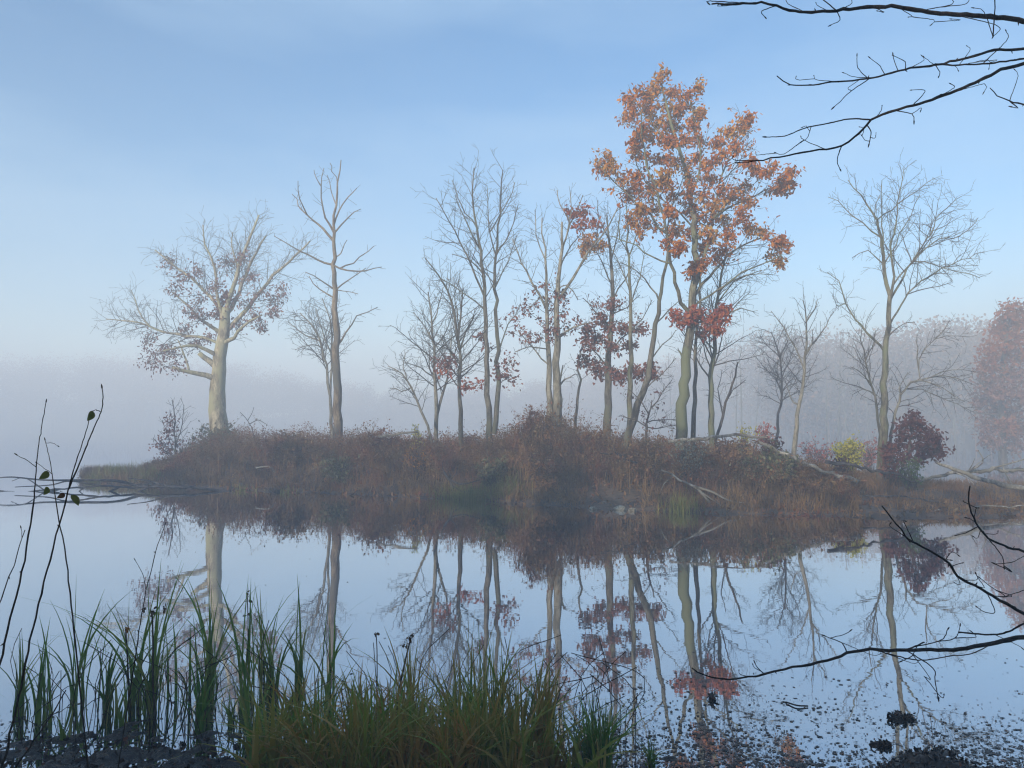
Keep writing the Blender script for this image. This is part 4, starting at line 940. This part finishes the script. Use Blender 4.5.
def near_plant(name, label, cat, main, subs, Y, leaves=(), mat='stem', buds=True, group=None, bare=1.0, root=True, part='stem', jit=.0035):
    """main and subs: (pixels, w0, w1, dY at start, dY at end)"""
    first = main[0]; base = None; e = None; meshes = []; allP = []
    for k, s_ in enumerate([*main, *subs]):
        pp, w0, w1 = s_[:3]; d0, d1 = (s_[3], s_[4]) if len(s_) > 3 else (0, 0)
        n = len(pp); Q = np.array([at(p[0], p[1], Y + d0 + (d1 - d0) * q / (n - 1)) for q, p in enumerate(pp)])
        if k > 0:
            A = np.vstack(allP); a = A[np.argmin(np.linalg.norm((A - Q[0]) * [1, .25, 1], axis=1))]
            off = a - Q[0]; Q = Q + off * (np.linspace(1, 0, n)[:, None] ** 1.0 if n > 1 else 1)
            Q[:, 1] = np.linspace(a[1], a[1] + (d1 - d0) + rng.normal(0, .04), n)
            Q = np.array([q_ if j == 0 else at(pp[j][0], pp[j][1], Q[j, 1]) for j, q_ in enumerate(Q)])
        P = resample(Q, .035 if k < len(main) else .012); P[1:-1] += rng.normal(0, jit * .5 if k < len(main) else .0006, P[1:-1].shape)
        r = np.linspace(w0, w1, len(P)) * Y / F / 2 * .87
        kn = 1 + .15 * (rng.uniform(size=len(P)) < .16); r = r * kn
        meshes.append((P, r)); allP.append(P)
    if root:
        P, r = meshes[0]; g = .02; b0 = P[0] + (P[0] - P[min(4, len(P) - 1)]) / max(1e-3, abs(P[0][2] - P[min(4, len(P) - 1)][2])) * max(0, P[0][2] - g)
        meshes[0] = (np.vstack([b0, P]), np.concatenate([[r[0] * 1.1], r]))
    base = meshes[0][0][0]; e = thing(name, base, label, cat, group)
    nm = len(main); bb = MB()
    for k in range(nm): bb.tube(*meshes[k], 7)
    for k in range(nm, len(meshes)):
        P, r = meshes[k]; tb = MB(); tb.tube(P, r, 5)
        if buds:
            tip = P[-1]; d = unit(P[-1] - P[-2]); rb = max(r[-1] * 2.0, .0022)
            tb.tube([tip - d * rb, tip + d * rb, tip + d * rb * 3.5, tip + d * rb * 5], [rb * .6, rb, rb * .7, rb * .1], 5)
        tb.build('twig', M[mat], e, base)
    if buds:
        for P, r in meshes[:nm]:
            for q in range(2, len(P) - 2, 3):
                if rng.uniform() < .4:
                    d = unit(rng.normal(0, 1, 3)); rb = .0022 + r[q] * .15
                    bb.tube([P[q], P[q] + d * (r[q] + rb), P[q] + d * (r[q] + rb * 4)], [rb, rb, rb * .15], 4)
    bb.build(part, M[mat], e, base)
    for l in leaves: big_leaf(e, base, *l[:2], Y + (l[5] if len(l) > 5 else 0), l[2], l[3], l[4])
    return e

near_plant('sapling', 'tall wiry sapling bending right with an olive leaf near its forked top', 'sapling',
           [([(2, 765), (14, 720), (30, 640), (50, 560), (68, 490)], 2.6, 1.6)],
           [([(68, 490), (80, 462), (92, 432), (101, 412), (103, 398), (102, 388)], 1.8, 1.0), ([(68, 490), (76, 462), (84, 438), (90, 416)], 1.4, .9), ([(102, 410), (96, 410), (93, 411)], .9, .7)],
           2.6, [(93, 411, .042, 4.1, 'green_leaf_near'), (71, 495, .045, 5.2, 'green_leaf_near', .02), (65, 494, .03, 3.6, 'dead_leaf')])
near_plant('sapling', 'thin upright sapling stem crossing the left edge of the photo', 'sapling',
           [([(-8, 690), (8, 630), (24, 560), (34, 500)], 2.6, 1.6)], [([(34, 500), (37, 460), (41, 430), (46, 402)], 1.4, .8), ([(36, 468), (28, 461), (17, 455)], .9, .6)], 2.5,
           [(49, 472, .04, 3.75, 'green_leaf_near'), (48, 487, .034, 4.1, 'green_leaf_near')])
near_plant('sapling', 'short straight twig between two taller saplings, beside the lower olive leaves', 'sapling',
           [([(75, 640), (66, 560), (55, 495)], 1.8, 1.2)], [([(55, 495), (50, 462), (45, 440)], 1.1, .7), ([(46, 441), (52, 443), (58, 446)], .7, .5), ([(50, 474), (44, 468), (37, 463)], .8, .5)], 2.7)
near_plant('sapling', 'bowed bare stem rising from the left edge beside the reeds', 'sapling',
           [([(-6, 620), (4, 590), (14, 565), (20, 545), (25, 530)], 1.5, .8)], [([(20, 545), (22, 535), (21, 528)], .8, .5)], 2.8)
near_plant('sapling', 'fine leaning twig standing before the oak reflection', 'sapling',
           [([(138, 640), (146, 590), (158, 545), (166, 522)], 1.2, .7)], [([(146, 590), (143, 575), (135, 560)], .7, .5)], 3.4)
near_plant('sapling', 'dark stick slanting up from the near mud at the left', 'sapling',
           [([(14, 770), (34, 740), (52, 715), (66, 690)], 2.2, 1.2)], [([(52, 715), (60, 712), (68, 706)], 1, .6)], 3.2)

# ------------------------------------------------------------------ overhanging branches, right
B = near_plant
B('overhanging_branch', 'thick black branch crossing the top right corner, highest of the branches', 'branch',
  [([(1060, 36), (1024, 21), (985, 16), (935, 13), (892, 6), (850, 9), (812, 12), (790, 10), (762, 3), (735, 4), (712, 4)], 7.5, 1.6, .5, -.4)],
  [([(835, 10), (826, 2), (818, -4)], 1.6, 1), ([(842, 10), (840, 20), (831, 25)], 1.2, .8), ([(1000, 17), (998, 26), (993, 37)], 1.2, .8), ([(990, 15), (995, 5), (994, -4)], 1.6, 1.2), ([(992, 14), (984, 12), (974, 8)], 1.2, .8),
   ([(953, 13), (952, 4), (950, -3)], 1.2, .8), ([(967, 12), (965, 4), (970, -2)], 1.1, .8), ([(760, 4), (762, 11), (765, 17)], 1.2, .8), ([(712, 4), (710, 1), (708, 3)], 1.2, .9), ([(790, 10), (788, 4), (786, 0)], 1, .7),
   ([(917, 11), (912, 16), (909, 17)], 1, .7), ([(936, 13), (934, 20), (932, 24)], 1, .7), ([(962, 15), (960, 20), (952, 19)], 1, .7), ([(725, 4), (722, 6), (718, 5)], 1, .7), ([(850, 9), (852, 3), (850, -2)], 1, .7), ([(890, 7), (884, 12), (878, 11)], 1, .7), ([(826, 10), (818, 6), (816, 3)], .9, .6)],
  3.0, mat='near_bark', root=False, part='bough', group='bare branches overhanging the top right')
B('overhanging_branch', 'slender middle branch at the top right, forking before its tip', 'branch',
  [([(1060, 48), (1024, 49), (1000, 50), (975, 55), (950, 62), (930, 66), (905, 69), (885, 75), (868, 79), (845, 81), (825, 83), (808, 85), (790, 84), (777, 76)], 4, 1.1, .4, -.3), ([(1060, 50), (1024, 58), (1000, 62), (965, 65), (935, 64)], 2.6, 1.8, .3, 0)],
  [([(905, 69), (895, 63), (893, 55)], 1, .8), ([(920, 66), (905, 62), (894, 56)], 1.1, .7), ([(866, 79), (858, 68), (857, 56)], 1.1, .7), ([(890, 74), (880, 66), (870, 58)], 1, .7), ([(868, 79), (855, 77), (844, 73)], .9, .6), ([(868, 80), (850, 92), (840, 102), (834, 107)], 1.3, .8),
   ([(940, 64), (940, 72), (939, 76)], 1.2, .8), ([(926, 66), (924, 60), (922, 56)], .9, .6), ([(1008, 51), (1007, 40), (1006, 31)], 1.3, .8), ([(985, 53), (988, 60), (989, 68)], .9, .6), ([(996, 51), (997, 60), (992, 62)], 1, .6), ([(972, 56), (970, 50), (967, 46)], .9, .6), ([(822, 83), (817, 80), (814, 76)], .9, .6), ([(848, 82), (848, 88), (850, 90)], .8, .6), ([(797, 84), (797, 80), (796, 77)], .8, .6),
   ([(958, 62), (955, 66), (958, 70)], .8, .6), ([(932, 66), (928, 60), (924, 57)], .8, .6)],
  3.2, mat='near_bark', root=False, part='bough', group='bare branches overhanging the top right')
B('overhanging_branch', 'longest lower branch of the top right, its tip touching the orange crown', 'branch',
  [([(1060, 52), (1024, 64), (1000, 70), (975, 83), (950, 93), (925, 102), (900, 109), (871, 120), (855, 138), (835, 148), (810, 151), (780, 157), (755, 161), (735, 163)], 5, 1.2, .4, -.3)],
  [([(871, 120), (850, 119), (825, 124), (805, 128), (785, 136), (766, 137)], 1.8, 1), ([(880, 117), (881, 111), (882, 106)], 1, .7), ([(930, 99), (925, 91), (912, 90)], 1.2, .7), ([(953, 91), (954, 88), (951, 84)], 1, .8), ([(908, 107), (912, 114), (914, 121)], 1.3, .9),
   ([(871, 122), (871, 132), (869, 144)], 1.4, .9), ([(871, 134), (875, 138), (876, 133)], .9, .6), ([(870, 137), (865, 140), (862, 136)], .9, .6), ([(868, 130), (864, 129), (860, 127)], .8, .6), ([(834, 148), (837, 160), (840, 169)], 1.3, .8), ([(810, 150), (804, 140), (801, 137)], 1, .6), ([(814, 127), (807, 138), (797, 145)], .9, .6),
   ([(982, 78), (985, 84), (984, 92)], 1, .7), ([(790, 155), (784, 154), (776, 153)], 1, .7), ([(735, 163), (734, 160), (733, 157)], 1, .7), ([(762, 160), (758, 155), (756, 154)], .9, .6), ([(922, 103), (921, 108), (921, 110)], .9, .6), ([(810, 128), (806, 126), (803, 127)], .8, .6)],
  3.1, mat='near_bark', root=False, part='bough', group='bare branches overhanging the top right')
B('overhanging_branch', 'short curved branch end just inside the right edge, under the others', 'branch',
  [([(1060, 110), (1024, 104), (1010, 101), (998, 95), (990, 88)], 2.4, 1.0, .2, 0)], [([(1028, 105), (1018, 108), (1012, 107)], 1.6, .9), ([(1024, 70), (1018, 76), (1015, 70)], 1.0, .6)], 3.0, mat='near_bark', root=False, part='bough', group='bare branches overhanging the top right')
B('low_branch', 'long black branch reaching left low over the water', 'branch',
  [([(1070, 628), (1024, 637), (990, 644), (960, 649), (930, 650), (890, 650), (855, 651), (835, 658), (810, 664), (785, 669), (765, 674), (740, 678), (720, 679), (703, 675), (692, 668)], 6.5, 1.3, .4, -.2)],
  [([(855, 651), (842, 643), (830, 638), (825, 636)], 1.4, .9), ([(845, 645), (845, 634), (850, 631)], 1, .7), ([(768, 674), (758, 668), (755, 663)], 1.3, .8), ([(758, 669), (755, 668), (753, 665)], .9, .6), ([(742, 678), (740, 674), (739, 671)], .9, .6),
   ([(935, 650), (933, 668), (935, 680), (938, 697)], 1.6, 1.0), ([(935, 676), (930, 678), (925, 677)], 1, .7), ([(938, 698), (941, 697), (944, 695)], 1, .8), ([(934, 648), (925, 642), (918, 645), (912, 656), (902, 661)], 1.6, .9),
   ([(890, 651), (905, 658), (925, 660), (950, 656), (970, 654), (990, 645)], 1.6, 1.2), ([(933, 650), (941, 640), (948, 629)], 1.5, .9), ([(954, 648), (955, 638), (960, 626)], 1.4, .8), ([(979, 645), (976, 637), (972, 632)], 1.3, .8),
   ([(985, 645), (1000, 634), (1030, 620)], 2, 2.2), ([(862, 650), (872, 655), (880, 654)], .8, .6), ([(1020, 637), (1017, 645), (1022, 648)], .9, .7), ([(906, 660), (912, 663), (918, 662)], .9, .6)],
  3.1, mat='near_bark', root=False, part='bough', group='low branches over the water at the right')
B('low_branch', 'dark branch arcing up from the right edge, buds close along its upper tip', 'branch',
  [([(1060, 636), (1024, 614), (1000, 600), (975, 586), (958, 576), (948, 562), (930, 551), (910, 540), (897, 524), (882, 506)], 4.5, 1.3, .3, -.3)],
  [([(948, 562), (945, 560), (950, 560)], 1, .8), ([(950, 568), (958, 564), (962, 563)], 1.1, .7), ([(898, 526), (892, 528), (890, 524)], 1, .6), ([(900, 528), (904, 522), (905, 521)], 1, .6), ([(965, 582), (960, 585), (955, 583)], 1, .6), ([(975, 587), (976, 580), (978, 577)], 1.1, .6),
   ([(990, 596), (985, 588), (978, 578), (976, 574)], 1, .7), ([(1015, 610), (1005, 596), (990, 586), (980, 578)], 1.3, .8), ([(1010, 607), (995, 612), (985, 612), (977, 607)], 1.2, .8), ([(1024, 600), (1012, 596), (1004, 597)], 1, .7), ([(1018, 606), (1024, 590), (1040, 585)], 1, .7), ([(945, 560), (952, 552), (958, 555)], .9, .6)],
  2.9, mat='near_bark', root=False, part='bough', group='low branches over the water at the right')
B('low_branch', 'upper curling branch at the right edge in front of the rusty shore', 'branch',
  [([(1060, 562), (1024, 552), (1004, 546), (988, 538), (978, 526), (972, 514), (968, 500), (970, 486)], 3.6, 1.2, .3, -.2)],
  [([(978, 527), (968, 532), (957, 535)], 1.2, .7), ([(972, 513), (976, 509), (978, 508)], 1, .6), ([(969, 504), (964, 502), (963, 501)], 1, .6), ([(990, 539), (996, 534), (998, 532)], 1, .6), ([(1000, 545), (1002, 556), (1004, 566)], 1.3, .9), ([(1030, 580), (1012, 572), (1002, 567), (995, 564)], 1.5, .9),
   ([(1004, 567), (1012, 562), (1024, 556)], 1, .7), ([(984, 534), (978, 538), (974, 537)], .9, .6), ([(974, 518), (970, 519), (967, 518)], .9, .6)],
  3.0, mat='near_bark', root=False, part='bough', group='low branches over the water at the right')

# ------------------------------------------------------------------ floating litter
mb = MB()
def float_leaves(px, py, n, s=.02):
    pass
C = []
for k in range(17000):
    px = rng.uniform(540, 1060); py = 640 + 140 * rng.uniform() ** .55
    dens = np.interp(py, [640, 690, 730, 768], [.03, .22, .62, 1]) * np.interp(px, [560, 640, 700, 760, 900, 1060], [.55, .9, 1, .85, .55, .6])
    x, y = gp(px, py)
    if rng.uniform() > dens * (.35 + 1.6 * max(0, .35 + nz(x, y, 0, 2.2))): continue
    C.append((x, y))
for k in range(2600):
    px = rng.uniform(-30, 620); py = 700 + 62 * rng.uniform() ** .5; x, y = gp(px, py)
    if rng.uniform() < .75: C.append((x, y))
for k in range(420):
    px = rng.uniform(-20, 1040); py = 540 + 150 * rng.uniform(); x, y = gp(px, py)
    if nz(x, y, 7, .8) > .1: C.append((x, y))
C = np.array(C); n = len(C); a = rng.uniform(0, 6.28, n); L = np.minimum(rng.gamma(1.1, .005, n) + .0025, .017); Wd = L * rng.uniform(.3, .9, n)
z = .0015 + rng.uniform(0, .002, n); dz = rng.uniform(-.3, .3, (n, 4)) * L[:, None] * .2
cx, sx = np.cos(a), np.sin(a)
cor = [(1, .15), (.2, 1), (-1, -.2), (-.15, -1)]
V = np.stack([np.stack([C[:, 0] + cx * L * p - sx * Wd * q, C[:, 1] + sx * L * p + cx * Wd * q, z + np.abs(dz[:, k])], 1) for k, (p, q) in enumerate(cor)], 1).reshape(-1, 3)
mb.add(V, np.arange(n)[:, None] * 4 + [0, 1, 2, 3])
tag(mb.build('floating_litter', M['litter'], smooth=False), kind='stuff', label='dark leaf litter floating in the shallows', cat='litter')
# leaves lying on the mud
mb = MB(); C = []
for k in range(5200):
    x = rng.uniform(-3.6, 3.4); y = rng.uniform(2.8, near_edge(x) + .1)
    i = int((y - 1.5) / 3.7 * 109); j = int((x + 4.5) / 9 * 199)
    C.append((x, y, BZ[i, j] + .008))
leaves_into(mb, np.array(C), .035, spread=.006, droop=0, wide=.6)
tag(mb.build('leaf_litter', M['litter'], smooth=False), kind='stuff', label='wet fallen leaves on the near mud', cat='litter')

def mound(px, py, w, h, label, name='mud_clump'):
    x, y = gp(px, py); m = y / F; n = 26; mb = MB()
    gx_, gy_ = np.meshgrid(np.linspace(-1, 1, n), np.linspace(-1, 1, n)); rr = np.sqrt(gx_ ** 2 + gy_ ** 2)
    z = np.array([[(max(-.2, (1 - rr[i, j] * (1 + .5 * nz(gx_[i, j] + px, gy_[i, j], 0, 1.6)))) ) * h * m * (.8 + 1.5 * nz(gx_[i, j] + px, gy_[i, j], 2, 3) + .8 * nz(gx_[i, j] + px, gy_[i, j], 2, 7)) - .004 for j in range(n)] for i in range(n)])
    V = np.stack([gx_ * w * m * .5, gy_ * w * m * .34, z], 2).reshape(-1, 3); i, j = np.meshgrid(np.arange(n - 1), np.arange(n - 1), indexing='ij'); a = (i * n + j).ravel()
    mb.add(V, np.stack([a, a + 1, a + n + 1, a + n], 1)); k = int(6 + w * 5); Z_ = V[V[:, 2] > 0]; Z_ = Z_[rng.integers(0, len(Z_), k)] if len(Z_) else V[:1]
    leaves_into(mb, Z_ + [0, 0, .004], .026, spread=.006, droop=0)
    o = mb.build(name, M['litter']); o.location = (x, y, .0); tag(o, label, 'mud clump', 'clumps of mud above the water')
mound(901, 719, 30, 5, 'small dark mud clump alone in the open water below the bare tree reflection')
mound(938, 768, 120, 7, 'broad dark mud clump at the bottom right')
mound(882, 746, 22, 4, 'little leafy clump just left of the broad dark clump')
mound(712, 700, 7, 8, 'tiny dark lump poking up beneath the orange reflection')
mb = MB(); P = [[*gp(786, 703), .006], [*gp(797, 707), .01], [*gp(808, 707), .006]]
mb.tube(resample(P, .02), np.full(len(resample(P, .02)), .005), 5); tag(mb.build('floating_stick', M['near_bark'], None, P[0]), 'short dark stick floating on open water below the long low branch', 'stick')

# ------------------------------------------------------------------ haze
mb = MB(); x0, x1, y0, y1, z0, z1 = -202, 202, -62, 217, -2.0, 17.4
mb.add([(x0, y0, z0), (x1, y0, z0), (x1, y1, z0), (x0, y1, z0), (x0, y0, z1), (x1, y0, z1), (x1, y1, z1), (x0, y1, z1)], [[0, 3, 2, 1], [4, 5, 6, 7], [0, 1, 5, 4], [1, 2, 6, 5], [2, 3, 7, 6], [3, 0, 4, 7]])
m, nt, out = newmat('morning_haze')
vp = nt.nodes.new('ShaderNodeVolumePrincipled'); vp.inputs['Color'].default_value = (.93, .945, .96, 1); vp.inputs['Density'].default_value = .0142; vp.inputs['Anisotropy'].default_value = 0.0
nt.links.new(vp.outputs[0], out.inputs['Volume'])
tag(mb.build('haze', m, smooth=False), kind='stuff')

# ------------------------------------------------------------------ light
EL, AZ = R(16), R(30)          # sun low, behind the photographer and to the left
sd = Vector((-math.sin(AZ) * math.cos(EL), -math.cos(AZ) * math.cos(EL), math.sin(EL)))
L = bpy.data.lights.new('sun', 'SUN'); L.energy = 5.0; L.angle = R(.5); L.color = (1, .9, .75)
lo = bpy.data.objects.new('sun', L); COL.objects.link(lo); lo.rotation_euler = (-sd).to_track_quat('-Z', 'Y').to_euler()
w = bpy.data.worlds.new('World'); S.world = w; w.use_nodes = True; nt = w.node_tree
bg = nt.nodes['Background']; sky = nt.nodes.new('ShaderNodeTexSky'); sky.sky_type = 'NISHITA'; sky.sun_disc = False
sky.sun_elevation = EL; sky.sun_rotation = math.atan2(sd.x, sd.y); sky.air_density = 1.0; sky.dust_density = .6; sky.ozone_density = 1.6
hs = nt.nodes.new('ShaderNodeHueSaturation'); hs.inputs['Saturation'].default_value = 1.42; nt.links.new(sky.outputs[0], hs.inputs['Color'])
tc = nt.nodes.new('ShaderNodeTexCoord'); mp = nt.nodes.new('ShaderNodeMapping'); mp.inputs['Scale'].default_value = (1.2, 1.0, 5.0); mp.inputs['Rotation'].default_value = (0, R(-24), 0)
nt.links.new(tc.outputs['Generated'], mp.inputs['Vector']); fz_ = noise_n(nt, 1.3, 5, mp.outputs[0], .5)
ck = ramp(nt, [(.42, (0, 0, 0)), (.72, (.5, .5, .5))], fz_)
veil = mixc(nt, hs.outputs[0], (2.4, 3.6, 4.8), ck)
nt.links.new(veil, bg.inputs[0]); bg.inputs[1].default_value = .15

S.view_settings.view_transform = 'Standard'; S.view_settings.look = 'None'; S.view_settings.exposure = 0.6; S.view_settings.gamma = 1
S.view_settings.use_curve_mapping = False
S.render.engine = 'CYCLES'; cy = S.cycles
cy.use_denoising = True; cy.denoiser = 'OPENIMAGEDENOISE'; cy.volume_bounces = 2; cy.max_bounces = 8; cy.diffuse_bounces = 3; cy.glossy_bounces = 3; cy.transmission_bounces = 3
cy.use_adaptive_sampling = False; cy.sample_clamp_indirect = 6; cy.caustics_reflective = False
cy.filter_width = 1.2
